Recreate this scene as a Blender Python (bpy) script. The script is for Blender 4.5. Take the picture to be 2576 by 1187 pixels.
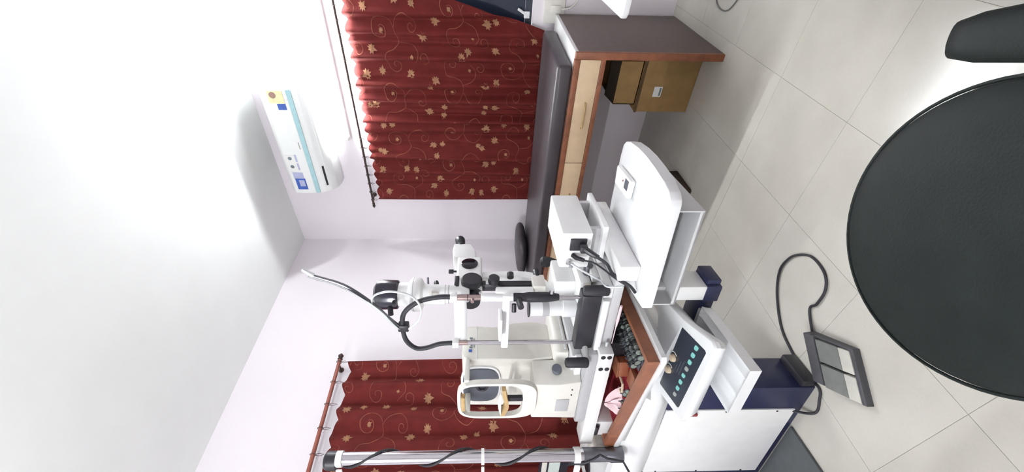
import bpy, bmesh, math, random
from mathutils import Vector, Matrix

random.seed(7)
PI = math.pi
SC = bpy.context.scene
COL = SC.collection
for _o in list(bpy.data.objects):
    bpy.data.objects.remove(_o, do_unlink=True)

# ------------------------------------------------------------------ camera
YAW, PITCH, EYE = math.radians(41.3), math.radians(1.9), 1.25
_fw = Vector((-math.sin(YAW), math.cos(YAW), 0)); _rt = Vector((math.cos(YAW), math.sin(YAW), 0)); _up = Vector((0, 0, 1))
_cf = _fw * math.cos(PITCH) - _up * math.sin(PITCH)
_cu = _fw * math.sin(PITCH) + _up * math.cos(PITCH)
cam_data = bpy.data.cameras.new('camera')
cam = bpy.data.objects.new('camera', cam_data); COL.objects.link(cam)
cam_data.sensor_fit = 'HORIZONTAL'; cam_data.sensor_width = 36.0
cam_data.lens = 36.0 * 1050.0 / 2576.0
cam_data.shift_x = 48.0 / 2576.0
cam_data.clip_start = 0.02; cam_data.clip_end = 50
# the phone was held sideways: world "down" points to the right of the picture
_X, _Y, _Z = -_cu, _rt, -_cf
cam.matrix_world = Matrix(((_X.x, _Y.x, _Z.x, 0), (_X.y, _Y.y, _Z.y, 0), (_X.z, _Y.z, _Z.z, EYE), (0, 0, 0, 1)))
SC.camera = cam

# ------------------------------------------------------------------ world, exposure
SC.view_settings.view_transform = 'Standard'
SC.view_settings.look = 'None'
SC.view_settings.gamma = 1.0
SC.view_settings.use_curve_mapping = False
SC.view_settings.exposure = 0.06
TUBE_POWER = 290.0        # emission of the tube over the window
TUBE_POWER_2 = 370.0      # emission of the tube on the wall behind the camera
w = bpy.data.worlds.new('world'); SC.world = w; w.use_nodes = True
w.node_tree.nodes['Background'].inputs[0].default_value = (0.02, 0.03, 0.06, 1)
w.node_tree.nodes['Background'].inputs[1].default_value = 0.3

# ------------------------------------------------------------------ materials
def lin(c):
    c = c / 255.0
    return c / 12.92 if c <= 0.04045 else ((c + 0.055) / 1.055) ** 2.4

def mat(name, rgb, rough=0.5, metal=0.0, var=0.04, scale=40.0, bump=0.0, bscale=200.0, spec=0.5, emit=0.0, coat=0.0):
    m = bpy.data.materials.new(name); m.use_nodes = True
    nt = m.node_tree; b = nt.nodes['Principled BSDF']
    col = (lin(rgb[0]), lin(rgb[1]), lin(rgb[2]), 1)
    tc = nt.nodes.new('ShaderNodeTexCoord')
    if var > 0:
        n = nt.nodes.new('ShaderNodeTexNoise'); n.inputs['Scale'].default_value = scale; n.inputs['Detail'].default_value = 4
        nt.links.new(tc.outputs['Object'], n.inputs['Vector'])
        r = nt.nodes.new('ShaderNodeValToRGB')
        r.color_ramp.elements[0].position = 0.3; r.color_ramp.elements[1].position = 0.7
        r.color_ramp.elements[0].color = tuple(min(1, v * (1 - var * 2)) for v in col[:3]) + (1,)
        r.color_ramp.elements[1].color = tuple(min(1, v * (1 + var)) for v in col[:3]) + (1,)
        nt.links.new(n.outputs['Fac'], r.inputs['Fac']); nt.links.new(r.outputs['Color'], b.inputs['Base Color'])
    else:
        b.inputs['Base Color'].default_value = col
    b.inputs['Roughness'].default_value = rough; b.inputs['Metallic'].default_value = metal
    b.inputs['Specular IOR Level'].default_value = spec
    b.inputs['Coat Weight'].default_value = coat
    if bump > 0:
        n2 = nt.nodes.new('ShaderNodeTexNoise'); n2.inputs['Scale'].default_value = bscale; n2.inputs['Detail'].default_value = 3
        nt.links.new(tc.outputs['Object'], n2.inputs['Vector'])
        bp = nt.nodes.new('ShaderNodeBump'); bp.inputs['Strength'].default_value = bump; bp.inputs['Distance'].default_value = 0.002
        nt.links.new(n2.outputs['Fac'], bp.inputs['Height']); nt.links.new(bp.outputs['Normal'], b.inputs['Normal'])
    if emit > 0:
        b.inputs['Emission Color'].default_value = (0.93, 0.98, 1.0, 1)
        b.inputs['Emission Strength'].default_value = emit
    return m

M = {}
M['wall'] = mat('wall paint', (238, 231, 236), 0.75, var=0.01, scale=3, bump=0.05, bscale=90)
M['ceiling'] = mat('ceiling paint', (236, 238, 236), 0.8, var=0.012, scale=4, bump=0.06, bscale=60)
M['grout'] = mat('tile joint', (158, 154, 145), 0.7)
M['white'] = mat('white enamel', (240, 240, 239), 0.38, var=0.015, scale=20)
M['white_gloss'] = mat('white moulded plastic', (236, 237, 238), 0.25, var=0.01, scale=20)
M['cream'] = mat('cream plastic', (224, 221, 213), 0.4, var=0.02, scale=25)
M['grey_plastic'] = mat('grey plastic', (176, 176, 178), 0.45, var=0.02, scale=25)
M['lightgrey'] = mat('light grey plastic', (205, 205, 206), 0.42, var=0.02, scale=25)
M['navy'] = mat('navy enamel', (31, 37, 70), 0.38, var=0.05, scale=12)
M['black'] = mat('black plastic', (34, 34, 40), 0.4, var=0.06, scale=30)
M['black_gloss'] = mat('glossy black enamel', (36, 36, 46), 0.18, var=0.05, scale=20)
M['black_rubber'] = mat('black rubber', (40, 40, 46), 0.62, var=0.08, scale=60, bump=0.1)
M['leather'] = mat('black leatherette', (18, 25, 23), 0.6, var=0.12, scale=14, bump=0.25, bscale=260, spec=0.22)
M['leather2'] = mat('charcoal leatherette', (66, 60, 64), 0.42, var=0.10, scale=9, bump=0.2, bscale=220)
M['steel'] = mat('polished steel', (205, 205, 208), 0.16, 1.0, var=0.02, scale=60)
M['steel_dark'] = mat('dull steel', (120, 122, 128), 0.35, 1.0, var=0.05, scale=30)
M['copper'] = mat('worn copper sleeve', (170, 152, 148), 0.3, 1.0, var=0.08, scale=40)
M['dark_metal'] = mat('dark oxidised metal', (82, 66, 62), 0.5, 0.6, var=0.1, scale=40)
M['rod_wood'] = mat('red brown rod', (150, 84, 70), 0.45, var=0.12, scale=18)
M['laminate'] = mat('brown laminate', (104, 90, 86), 0.5, var=0.05, scale=25)
M['wood_edge'] = mat('orange brown wood', (140, 84, 56), 0.48, var=0.14, scale=22)
M['drawer'] = mat('pale birch drawer front', (222, 196, 160), 0.5, var=0.04, scale=18)
M['tray_wood'] = mat('varnished brown wood', (142, 88, 62), 0.4, var=0.12, scale=26)
M['velvet'] = mat('red velvet lining', (140, 42, 52), 0.9, var=0.15, scale=50, spec=0.1)
M['card'] = mat('brown cardboard', (158, 126, 80), 0.8, var=0.07, scale=16, bump=0.1)
M['card_dark'] = mat('dark cardboard inside', (60, 48, 36), 0.9, var=0.1, scale=16)  # darkened card colour; on the small carton it stands for shade
M['tape'] = mat('dark packing seam', (92, 70, 44), 0.7, var=0.1, scale=40)
M['paper'] = mat('white paper', (235, 235, 232), 0.8, var=0.02)
M['paper_text'] = mat('grey print', (120, 132, 138), 0.8, var=0.1)
M['pink'] = mat('pink tissue', (240, 212, 216), 0.85, var=0.04, scale=40)
M['red_curtain'] = mat('red curtain cloth', (98, 31, 28), 0.8, var=0.10, scale=12, bump=0.3, bscale=500, spec=0.2)
M['print_scroll'] = mat('beige scroll print', (142, 84, 64), 0.7, var=0.14, scale=25, spec=0.2)
M['print_leaf'] = mat('pale gold leaf print', (164, 120, 90), 0.7, var=0.16, scale=40, spec=0.2)
M['lining'] = mat('white curtain lining', (226, 220, 224), 0.85, var=0.02, spec=0.1)
M['window_frame'] = mat('dark window frame', (52, 56, 66), 0.4, 0.4, var=0.05)
M['window_glass'] = mat('dark window pane', (40, 48, 62), 0.12, var=0.08, scale=3)
M['ac_body'] = mat('air conditioner plastic', (238, 240, 238), 0.35, var=0.01)
M['ac_teal'] = mat('pale teal trim', (170, 208, 214), 0.3, var=0.03)
M['blue'] = mat('blue sticker', (58, 92, 176), 0.4, var=0.12, scale=30)
M['lilac'] = mat('lilac sticker', (178, 182, 214), 0.4, var=0.08, scale=40)
M['yellow'] = mat('pale yellow sticker', (236, 226, 176), 0.45, var=0.08, scale=50)
M['brown_print'] = mat('brown print', (150, 118, 104), 0.5, var=0.12, scale=40)
M['panel_dark'] = mat('dark blue panel', (38, 46, 60), 0.25, var=0.12, scale=25)
M['teal_key'] = mat('teal key', (136, 204, 196), 0.4, var=0.04)
M['grey_key'] = mat('grey key', (160, 164, 158), 0.4, var=0.04)
M['knob'] = mat('beige knob', (216, 196, 168), 0.45, var=0.05)
M['lens_green'] = mat('greenish lens glass', (150, 160, 150), 0.15, var=0.08)
M['tan'] = mat('tan chin pad', (190, 160, 112), 0.55, var=0.08)
M['grey_dark'] = mat('charcoal recess', (84, 88, 96), 0.35, var=0.08, scale=12)
M['lens_dark'] = mat('dark lens glass', (30, 26, 34), 0.08, var=0.05)
M['clear'] = mat('frosted clear plastic', (216, 220, 222), 0.25, var=0.04)
M['pedal'] = mat('dark pedal frame', (70, 70, 74), 0.5, var=0.08)
M['pedal_pad'] = mat('grey pedal pad', (112, 114, 110), 0.55, var=0.06, scale=40)
M['pedal_tip'] = mat('pale pedal tread', (190, 188, 178), 0.5, var=0.04)
M['plate_dark'] = mat('dark grey base plate', (82, 86, 88), 0.5, var=0.06)
M['red_lever'] = mat('dull red lever', (140, 60, 60), 0.5, var=0.08)
M['pale_green'] = mat('pale screen', (206, 218, 212), 0.4, var=0.04, scale=60)
M['lens_rim_red'] = mat('red lens rim', (150, 50, 48), 0.4, var=0.05)
M['tube'] = mat('lit fluorescent tube', (255, 255, 255), 0.4, var=0, emit=TUBE_POWER)
M['tube_b'] = mat('second lit fluorescent tube', (255, 255, 255), 0.4, var=0, emit=TUBE_POWER_2)

def tile_material():
    m = bpy.data.materials.new('vitrified floor tile'); m.use_nodes = True
    nt = m.node_tree; b = nt.nodes['Principled BSDF']
    geo = nt.nodes.new('ShaderNodeNewGeometry'); oi = nt.nodes.new('ShaderNodeObjectInfo')
    n = nt.nodes.new('ShaderNodeTexNoise'); n.inputs['Scale'].default_value = 5; n.inputs['Detail'].default_value = 6
    nt.links.new(geo.outputs['Position'], n.inputs['Vector'])
    n2 = nt.nodes.new('ShaderNodeTexNoise'); n2.inputs['Scale'].default_value = 120
    nt.links.new(geo.outputs['Position'], n2.inputs['Vector'])
    add = nt.nodes.new('ShaderNodeMath'); add.operation = 'MULTIPLY_ADD'; add.inputs[1].default_value = 0.25
    nt.links.new(n2.outputs['Fac'], add.inputs[0]); nt.links.new(n.outputs['Fac'], add.inputs[2])
    r = nt.nodes.new('ShaderNodeValToRGB')
    r.color_ramp.elements[0].position = 0.35; r.color_ramp.elements[1].position = 0.9
    r.color_ramp.elements[0].color = (lin(184), lin(180), lin(170), 1); r.color_ramp.elements[1].color = (lin(199), lin(195), lin(186), 1)
    nt.links.new(add.outputs[0], r.inputs['Fac'])
    hsv = nt.nodes.new('ShaderNodeHueSaturation')
    mr = nt.nodes.new('ShaderNodeMapRange'); mr.inputs['To Min'].default_value = 0.97; mr.inputs['To Max'].default_value = 1.03
    nt.links.new(oi.outputs['Random'], mr.inputs['Value']); nt.links.new(mr.outputs['Result'], hsv.inputs['Value'])
    nt.links.new(r.outputs['Color'], hsv.inputs['Color']); nt.links.new(hsv.outputs['Color'], b.inputs['Base Color'])
    b.inputs['Roughness'].default_value = 0.17; b.inputs['Specular IOR Level'].default_value = 0.45
    return m
M['tile'] = tile_material()

# ------------------------------------------------------------------ helpers
UROT = math.radians(8.5)            # the refraction unit stands slightly turned in the room

class Fr:
    """a frame: a thing's origin in room or unit coordinates, and its turn"""
    def __init__(s, o=(0, 0, 0), rot=0.0, unit=False):
        s.o = Vector(o)
        s.rot = UROT if unit else rot
        s.world = (Matrix.Rotation(UROT, 4, 'Z') @ s.o.to_4d()).to_3d() if unit else s.o.copy()

class MB:
    def __init__(s): s.bm = bmesh.new()
    def _new(s, verts, faces):
        vs = [s.bm.verts.new(v) for v in verts]
        fs = []
        for f in faces:
            try: fs.append(s.bm.faces.new([vs[i] for i in f]))
            except ValueError: pass
        return vs, fs
    def _bev(s, fs, bev, seg=2):
        if bev > 0:
            es = list({e for f in fs for e in f.edges})
            bmesh.ops.bevel(s.bm, geom=es, offset=bev, segments=seg, affect='EDGES', profile=0.5, clamp_overlap=True)
    def box(s, x0, x1, y0, y1, z0, z1, bev=0.0, seg=2):
        x0, x1 = min(x0, x1), max(x0, x1); y0, y1 = min(y0, y1), max(y0, y1); z0, z1 = min(z0, z1), max(z0, z1)
        v = [(x0, y0, z0), (x1, y0, z0), (x1, y1, z0), (x0, y1, z0), (x0, y0, z1), (x1, y0, z1), (x1, y1, z1), (x0, y1, z1)]
        vs, fs = s._new(v, [(0, 3, 2, 1), (4, 5, 6, 7), (0, 1, 5, 4), (1, 2, 6, 5), (2, 3, 7, 6), (3, 0, 4, 7)])
        s._bev(fs, bev, seg); return s
    def loft(s, loops, caps=True, bev=0.0):
        n = len(loops[0]); V = [p for l in loops for p in l]; F = []
        for k in range(len(loops) - 1):
            for i in range(n):
                j = (i + 1) % n
                F.append((k * n + i, k * n + j, (k + 1) * n + j, (k + 1) * n + i))
        if caps:
            F.append(tuple(range(n - 1, -1, -1))); F.append(tuple(range((len(loops) - 1) * n, len(loops) * n)))
        vs, fs = s._new(V, F); s._bev(fs, bev); return s
    def prism(s, pts, a, b, axis='z', bev=0.0):
        if axis == 'z': f = lambda p, h: (p[0], p[1], h)
        elif axis == 'x': f = lambda p, h: (h, p[0], p[1])
        else: f = lambda p, h: (p[0], h, p[1])
        return s.loft([[f(p, a) for p in pts], [f(p, b) for p in pts]], bev=bev)
    def ring_path(s, path, r, n=10, closed=False, caps=True):
        P = [Vector(p) for p in path]; m = len(P)
        R = r if isinstance(r, (list, tuple)) else [r] * m
        loops = []; prev = None
        for i in range(m):
            if closed: t = (P[(i + 1) % m] - P[i - 1])
            else: t = P[min(i + 1, m - 1)] - P[max(i - 1, 0)]
            t.normalize()
            if prev is None:
                a = Vector((0, 0, 1)) if abs(t.z) < 0.9 else Vector((1, 0, 0))
                nrm = t.cross(a).normalized()
            else:
                nrm = (prev - t * prev.dot(t))
                nrm = nrm.normalized() if nrm.length > 1e-6 else t.orthogonal().normalized()
            prev = nrm; bn = t.cross(nrm)
            loops.append([tuple(P[i] + (nrm * math.cos(2 * PI * k / n) + bn * math.sin(2 * PI * k / n)) * R[i]) for k in range(n)])
        if closed:
            V = [p for l in loops for p in l]; F = []
            for k in range(m):
                for i in range(n):
                    j = (i + 1) % n; k2 = (k + 1) % m
                    F.append((k * n + i, k * n + j, k2 * n + j, k2 * n + i))
            s._new(V, F)
        else: s.loft(loops, caps=caps)
        return s
    tube = ring_path
    def cyl(s, p0, p1, r0, r1=None, n=20):
        return s.ring_path([p0, p1], [r0, r0 if r1 is None else r1], n)
    def lathe(s, prof, c, d=(0, 0, 1), n=24):
        c = Vector(c); d = Vector(d).normalized(); a = d.orthogonal().normalized(); b = d.cross(a)
        s.loft([[tuple(c + d * h + (a * math.cos(2 * PI * k / n) + b * math.sin(2 * PI * k / n)) * max(r, 1e-4)) for k in range(n)] for r, h in prof])
        return s
    def grid(s, fn, nu, nv, closed_u=False):
        V = [fn(i / nu, j / nv) for j in range(nv + 1) for i in range(nu + 1)]
        F = [(j * (nu + 1) + i, j * (nu + 1) + i + 1, (j + 1) * (nu + 1) + i + 1, (j + 1) * (nu + 1) + i) for j in range(nv) for i in range(nu)]
        s._new(V, F); return s
    def obj(s, name, m, fr, parent=None, smooth=35, top=False):
        bmesh.ops.recalc_face_normals(s.bm, faces=s.bm.faces[:])
        if fr.o.length > 0: bmesh.ops.translate(s.bm, verts=s.bm.verts[:], vec=-fr.o)
        me = bpy.data.meshes.new(name); s.bm.to_mesh(me); s.bm.free()
        me.materials.append(M[m] if isinstance(m, str) else m)
        if smooth:
            me.shade_smooth(); me.set_sharp_from_angle(angle=math.radians(smooth))
        o = bpy.data.objects.new(name, me); COL.objects.link(o)
        if parent is not None: o.parent = parent
        else: o.location = fr.world; o.rotation_euler = (0, 0, fr.rot)
        return o

def tag(o, label=None, cat=None, group=None, kind=None):
    if label: o['label'] = label
    if cat: o['category'] = cat
    if group: o['group'] = group
    if kind: o['kind'] = kind
    return o
def thing(name, fr, label, cat, group=None):
    o = bpy.data.objects.new(name, None); COL.objects.link(o); o.empty_display_size = 0.05
    o.location = fr.world; o.rotation_euler = (0, 0, fr.rot)
    return tag(o, label, cat, group)
def dup(o, parent=None):
    c = o.copy(); COL.objects.link(c); c.parent = parent
    for ch in list(o.children): dup(ch, c)
    return c
def arc(cx, cy, r, a0, a1, n):
    return [(cx + r * math.cos(a0 + (a1 - a0) * i / n), cy + r * math.sin(a0 + (a1 - a0) * i / n)) for i in range(n + 1)]
def spline(pts, k=8):
    P = [Vector(p) for p in pts]; out = []
    for i in range(len(P) - 1):
        p0 = P[max(i - 1, 0)]; p1 = P[i]; p2 = P[i + 1]; p3 = P[min(i + 2, len(P) - 1)]
        for j in range(k):
            t = j / k
            out.append(0.5 * ((2 * p1) + (p2 - p0) * t + (2 * p0 - 5 * p1 + 4 * p2 - p3) * t * t + (3 * p1 - p0 - 3 * p2 + p3) * t ** 3))
    out.append(P[-1]); return out
R0 = Fr()

# ------------------------------------------------------------------ room shell
XL, XR, YB, YF, HC = -2.61, 1.35, 2.93, -1.35, 2.865
fl = MB().box(XL - .1, XR + .1, YF - .1, YB + .1, -0.06, -0.0015).obj('floor', 'grout', R0)
tag(fl, 'pale beige tiled floor of the examination room', 'floor', kind='structure')
xs = [-0.62 + .4 * k for k in range(-5, 6)]; ys = [2.11 - .41 * k for k in range(-2, 10)]
xs = [XL] + [x for x in xs if XL + .02 < x < XR - .02] + [XR]; ys = sorted(y for y in ys if YF + .02 < y < YB - .02); ys = [YF] + ys + [YB]
tb = MB().box(-.5, .5, -.5, .5, -0.006, 0, .0006, 1); _t = tb.obj('tile', 'tile', R0, fl, 0)
tile_mesh = _t.data; first = True
for i in range(len(xs) - 1):
    for j in range(len(ys) - 1):
        t = _t if first else bpy.data.objects.new('tile', tile_mesh)
        if not first: COL.objects.link(t); t.parent = fl
        first = False
        t.location = ((xs[i] + xs[i + 1]) / 2, (ys[j] + ys[j + 1]) / 2, 0)
        t.scale = (xs[i + 1] - xs[i] - .0010, ys[j + 1] - ys[j] - .0010, 1)

tag(MB().box(XL - .1, XR + .1, YF - .1, YB + .1, HC, HC + .1).obj('ceiling', 'ceiling', R0), 'plain white ceiling', 'ceiling', kind='structure')
W1 = (-2.02, -0.30, 0.91, 2.06); W2 = (0.15, 1.46, 0.80, 2.08)
m = MB()
m.box(XL - .1, W1[0], YB, YB + .12, -.06, HC); m.box(W1[1], XR + .1, YB, YB + .12, -.06, HC)
m.box(W1[0], W1[1], YB, YB + .12, -.06, W1[2]); m.box(W1[0], W1[1], YB, YB + .12, W1[3], HC)
tag(m.obj('wall_back', 'wall', R0), 'pale pink wall behind the couch with air conditioner and curtained window', 'wall', kind='structure')
m = MB()
m.box(XL - .12, XL, YF - .1, W2[0], -.06, HC); m.box(XL - .12, XL, W2[1], YB, -.06, HC)
m.box(XL - .12, XL, W2[0], W2[1], -.06, W2[2]); m.box(XL - .12, XL, W2[0], W2[1], W2[3], HC)
tag(m.obj('wall_left', 'wall', R0), 'white left wall behind the medical instruments', 'wall', kind='structure')
tag(MB().box(XR, XR + .12, YF, YB, -.06, HC).obj('wall_right', 'wall', R0), 'white wall to the right out of view', 'wall', kind='structure')
tag(MB().box(XL, XR, YF - .12, YF, -.06, HC).obj('wall_front', 'wall', R0), 'white wall behind the viewer', 'wall', kind='structure')

def window(name, lo, hi, z0, z1, axis, at, label, npan):
    f = Fr((0, 0, 0)); m = MB()
    def bx(a0, a1, d0, d1, h0, h1):
        if axis == 'x': m.box(a0, a1, at + d0, at + d1, h0, h1, .002, 1)
        else: m.box(at - d1, at - d0, a0, a1, h0, h1, .002, 1)
    root = thing(name, R0, label, 'window'); root['kind'] = 'structure'
    t = .045
    bx(lo, hi, .03, .08, z0, z0 + t); bx(lo, hi, .03, .08, z1 - t, z1); bx(lo, lo + t, .03, .08, z0, z1); bx(hi - t, hi, .03, .08, z0, z1)
    st = (hi - lo) / npan
    for k in range(1, npan): bx(lo + k * st - t / 2, lo + k * st + t / 2, .03, .08, z0, z1)
    m.obj('window_frame', 'window_frame', R0, root)
    for k in range(npan):
        m = MB(); bx(lo + k * st + .02, lo + (k + 1) * st - .02, .05, .058, z0 + .03, z1 - .03)
        m.obj('pane', 'window_glass', R0, root)
    return root
w1 = window('window_1', W1[0], W1[1], W1[2], W1[3], 'x', YB, 'dark window pane showing past the drawn edge of the red curtain', 3)
m = MB(); m.cyl((-0.70, 2.955, .945), (-0.665, 2.95, 1.0), .008); m.box(-.72, -.68, 2.95, 2.965, .925, .96, .003)
m.obj('window_handle', 'white', R0, w1)
window('window_2', W2[0], W2[1], W2[2], W2[3], 'y', XL, 'dark window behind the curtain on the left wall', 2)

# ------------------------------------------------------------------ tube lights
def tube_light(c, half, wall, matname, label):
    """a batten along the wall; wall is the unit vector from the tube into the wall"""
    c = Vector(c); wv = Vector(wall); d = Vector((abs(wv.y), abs(wv.x), 0)); fr = Fr(c)
    r = thing('tube_light', fr, label, 'lamp')
    def bx(m, d0, d1, w0, w1, h):
        a = c + d * d0 + wv * w0; b = c + d * d1 + wv * w1
        m.box(a.x - 1e-5, b.x + 1e-5, a.y - 1e-5, b.y + 1e-5, c.z - h, c.z + h, .004) if a.x <= b.x else m.box(b.x, a.x, a.y, b.y, c.z - h, c.z + h, .004)
    m = MB(); bx(m, -half - .02, half + .02, .02, .055, .022); m.obj('batten', 'white', fr, r)
    for e in (-half, half):
        m = MB(); bx(m, e - .015, e + .015, -.016, .03, .018); m.obj('lamp_holder', 'white', fr, r)
    m = MB(); m.cyl(c - d * (half - .015), c + d * (half - .015), .0135, n=16); m.obj('glass_tube', matname, fr, r)
    return r
tube_light((-.95, 2.872, 2.25), .60, (0, 1, 0), 'tube', 'lit fluorescent tube on the wall between air conditioner and curtain rod')
tube_light((-1.0, YF + .058, 2.05), .6, (0, -1, 0), 'tube_b', 'lit fluorescent tube on the wall behind the viewer')

# ------------------------------------------------------------------ curtains
def motif():
    """one repeat of the scroll and leaf print: strokes and leaves in metres"""
    S, L = [], []
    def spiral(cx, cy, r0, r1, a0, turns, sg=1, n=34):
        return [(cx + (r0 + (r1 - r0) * (i / n) ** .8) * math.cos(a0 + sg * turns * 2 * PI * i / n), cy + (r0 + (r1 - r0) * (i / n) ** .8) * math.sin(a0 + sg * turns * 2 * PI * i / n)) for i in range(n + 1)]
    S.append((spiral(-.055, .075, .068, .012, -PI / 2, 1.35, -1), .0042))
    S.append(([tuple(p)[:2] for p in spline([(-.055, .007, 0), (.0, .0, 0), (.035, .04, 0), (.05, .09, 0), (.095, .10, 0)], 7)], .004))
    S.append((spiral(.105, .055, .042, .008, PI / 2 + .2, 1.2, -1, 24), .0036))
    S.append(([tuple(p)[:2] for p in spline([(-.055, .007, 0), (-.10, -.02, 0), (-.115, -.07, 0), (-.08, -.105, 0)], 7)], .0036))
    S.append((spiral(-.055, -.085, .03, .007, PI * 1.2, 1.2, 1, 22), .0032))
    S.append(([tuple(p)[:2] for p in spline([(.0, -.0, 0), (.02, -.06, 0), (.07, -.08, 0), (.11, -.05, 0)], 7)], .0034))
    S.append((spiral(.09, -.105, .036, .008, 0.4, 1.15, -1, 24), .0034))
    L += [(-.052, .072, .020, .4), (.02, .16, .040, .2), (.155, -.01, .036, 2.2), (-.145, .13, .034, -1.0), (-.01, -.135, .042, 3.0), (.075, -.045, .016, 1.2), (-.15, -.12, .03, .8)]
    return S, L
LEAF = [(0, -.62), (.10, -.30), (.34, -.42), (.32, -.14), (.60, -.06), (.40, .10), (.48, .34), (.20, .30), (.12, .50), (0, .78)]
LEAF = LEAF + [(-x, y) for x, y in reversed(LEAF[1:-1])]

def pattern(surf, width, height, seed):
    rnd = random.Random(seed); m = MB(); ml = MB()
    def P(s, t, off):
        a, b = s / width, t / height
        a = min(max(a, .004), .996); b = min(max(b, .004), .996)
        e = .004
        p = Vector(surf(a, b)); du = Vector(surf(min(a + e, 1), b)) - Vector(surf(max(a - e, 0), b)); dv = Vector(surf(a, min(b + e, 1))) - Vector(surf(a, max(b - e, 0)))
        n = du.cross(dv).normalized()
        return p + n * off
    off0 = .0035
    c0 = Vector(surf(.5, .5)); tst = P(width * .5, height * .5, .01)
    toward = Vector((0, 0, 1.25))
    if (tst - toward).length > (c0 - toward).length: off0 = -off0
    S, L = motif(); px, py = .40, .42
    row = 0; y = -.1
    while y < height + .2:
        x = -.1 + (px / 2 if row % 2 else 0)
        while x < width + .2:
            fx = rnd.choice((-1, 1)); ro = rnd.uniform(-.25, .25); sc = rnd.uniform(1.15, 1.35)
            ox, oy = x + rnd.uniform(-.02, .02), y + rnd.uniform(-.02, .02)
            def tr(p):
                X, Y = p[0] * fx * sc, p[1] * sc
                return ox + X * math.cos(ro) - Y * math.sin(ro), oy - (X * math.sin(ro) + Y * math.cos(ro))
            for st, wd in S:
                q = [tr(p) for p in st]; seg = []
                for k in range(len(q)):
                    if not (.006 < q[k][0] < width - .006 and .01 < q[k][1] < height - .01):
                        seg.append(None); continue
                    d = Vector((q[min(k + 1, len(q) - 1)][0] - q[max(k - 1, 0)][0], q[min(k + 1, len(q) - 1)][1] - q[max(k - 1, 0)][1]))
                    d = d.normalized() if d.length > 0 else Vector((1, 0))
                    w_ = .85 * wd * (.35 + .65 * math.sin(PI * (k + .8) / (len(q) + .6))) * .62
                    seg.append((tuple(P(q[k][0] - d.y * w_, q[k][1] + d.x * w_, off0)), tuple(P(q[k][0] + d.y * w_, q[k][1] - d.x * w_, off0))))
                for k in range(len(seg) - 1):
                    if seg[k] and seg[k + 1]:
                        m._new([seg[k][0], seg[k][1], seg[k + 1][1], seg[k + 1][0]], [(0, 1, 2, 3)])
            for lx, ly, ls, la in L:
                cx, cy = tr((lx, ly))
                if not (.03 < cx < width - .03 and .03 < cy < height - .03): continue
                la2 = la + rnd.uniform(-.5, .5); ls = ls * 1.25; V = [tuple(P(cx, cy, off0 * 1.1))]
                for qx, qy in LEAF:
                    X, Y = qx * ls, qy * ls
                    V.append(tuple(P(cx + X * math.cos(la2) - Y * math.sin(la2), cy + X * math.sin(la2) + Y * math.cos(la2), off0 * 1.1)))
                n = len(LEAF)
                ml._new(V, [(0, 1 + k, 1 + (k + 1) % n) for k in range(n)])
            x += px
        y += py; row += 1
    return m, ml

def curtain(surf, width, height, nu, label, seed, fr, lining=None):
    root = thing('curtain', fr, label, 'curtain')
    m = MB(); m.grid(surf, nu, 26); o = m.obj('curtain_cloth', 'red_curtain', fr, root, 80)
    sm = o.modifiers.new('thick', 'SOLIDIFY'); sm.thickness = .003; sm.offset = 0
    a, b = pattern(surf, width, height, seed)
    p = a.obj('scroll_print', 'print_scroll', fr, root, 80); p['kind'] = 'stuff'
    p = b.obj('leaf_print', 'print_leaf', fr, root, 80); p['kind'] = 'stuff'
    return root

def surf_back(xl, xr0, xr1, zt, zb, yc, folds, amp, seed, scal):
    rnd = random.Random(seed); ph = [rnd.uniform(0, 6.28) for _ in range(4)]
    def f(a, b):
        z = zt + (zb - zt) * b
        xr = xr0 + (xr1 - xr0) * b
        am = amp * (.65 + .5 * b)
        g = a * (xr - xl) / (xr1 - xl); g = g + .012 * math.sin(9 * g + 2 * b + ph[0])
        d = am * (math.sin(2 * PI * folds * g + ph[1]) * .55 + .38 * math.sin(2 * PI * folds * 1.63 * g + ph[2] + .4 * b) + .22 * math.sin(2 * PI * folds * 2.71 * g + ph[0]) + .25 * math.sin(2 * PI * folds * .43 * g + 1.5 * b + ph[3]))
        x = xl + (xr - xl) * a
        top = math.exp(-b * 28) * (-.022) * (1 - abs(math.cos(PI * scal * a)))
        return (x, yc + d, z + top)
    return f
fr = Fr((-1.75, 2.87, .81)); s1 = surf_back(-2.105, -1.385, -1.385, 2.095, .81, 2.870, 3.6, .034, 3, 9)
curtain(s1, .72, 1.285, 150, 'red leaf-patterned curtain panel nearest the room corner, behind the couch', 11, fr)
fr = Fr((-1.0, 2.87, .81)); s2 = surf_back(-1.405, -0.41, -0.775, 2.095, .81, 2.872, 4.2, .034, 5, 11)
curtain(s2, .80, 1.285, 170, 'red leaf-patterned curtain panel drawn aside from dark glass above the couch', 12, fr)
def surf_left(a, b):
    zt, zb = 2.13, .52
    z = zt + (zb - zt) * b
    y = 1.575 - 1.30 * a
    g = a + .01 * math.sin(8 * a + 2.5 * b)
    d = .032 * (.8 + .4 * b) * (math.sin(2 * PI * 7.3 * g + .6) * .8 + .3 * math.sin(2 * PI * 15.7 * g + 1.1) + .25 * math.sin(2 * PI * 3.1 * g + 1.3 * b))
    top = math.exp(-b * 22) * (-.035) * (1 - abs(math.cos(PI * 8 * a + .2)))
    return (-2.525 + d, y, z + top)
fr = Fr((-2.525, .9, .52))
c3 = curtain(surf_left, 1.34, 1.61, 170, 'red leaf-patterned curtain on the left wall behind the chrome pole', 13, fr)
m = MB(); m.grid(lambda a, b: (-2.588 + .006 * math.sin(44 * a), 1.55 - 1.26 * a, 2.17 - .5 * b), 120, 6)
o = m.obj('lining', 'lining', fr, c3, 80); sm = o.modifiers.new('thick', 'SOLIDIFY'); sm.thickness = .002

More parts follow.
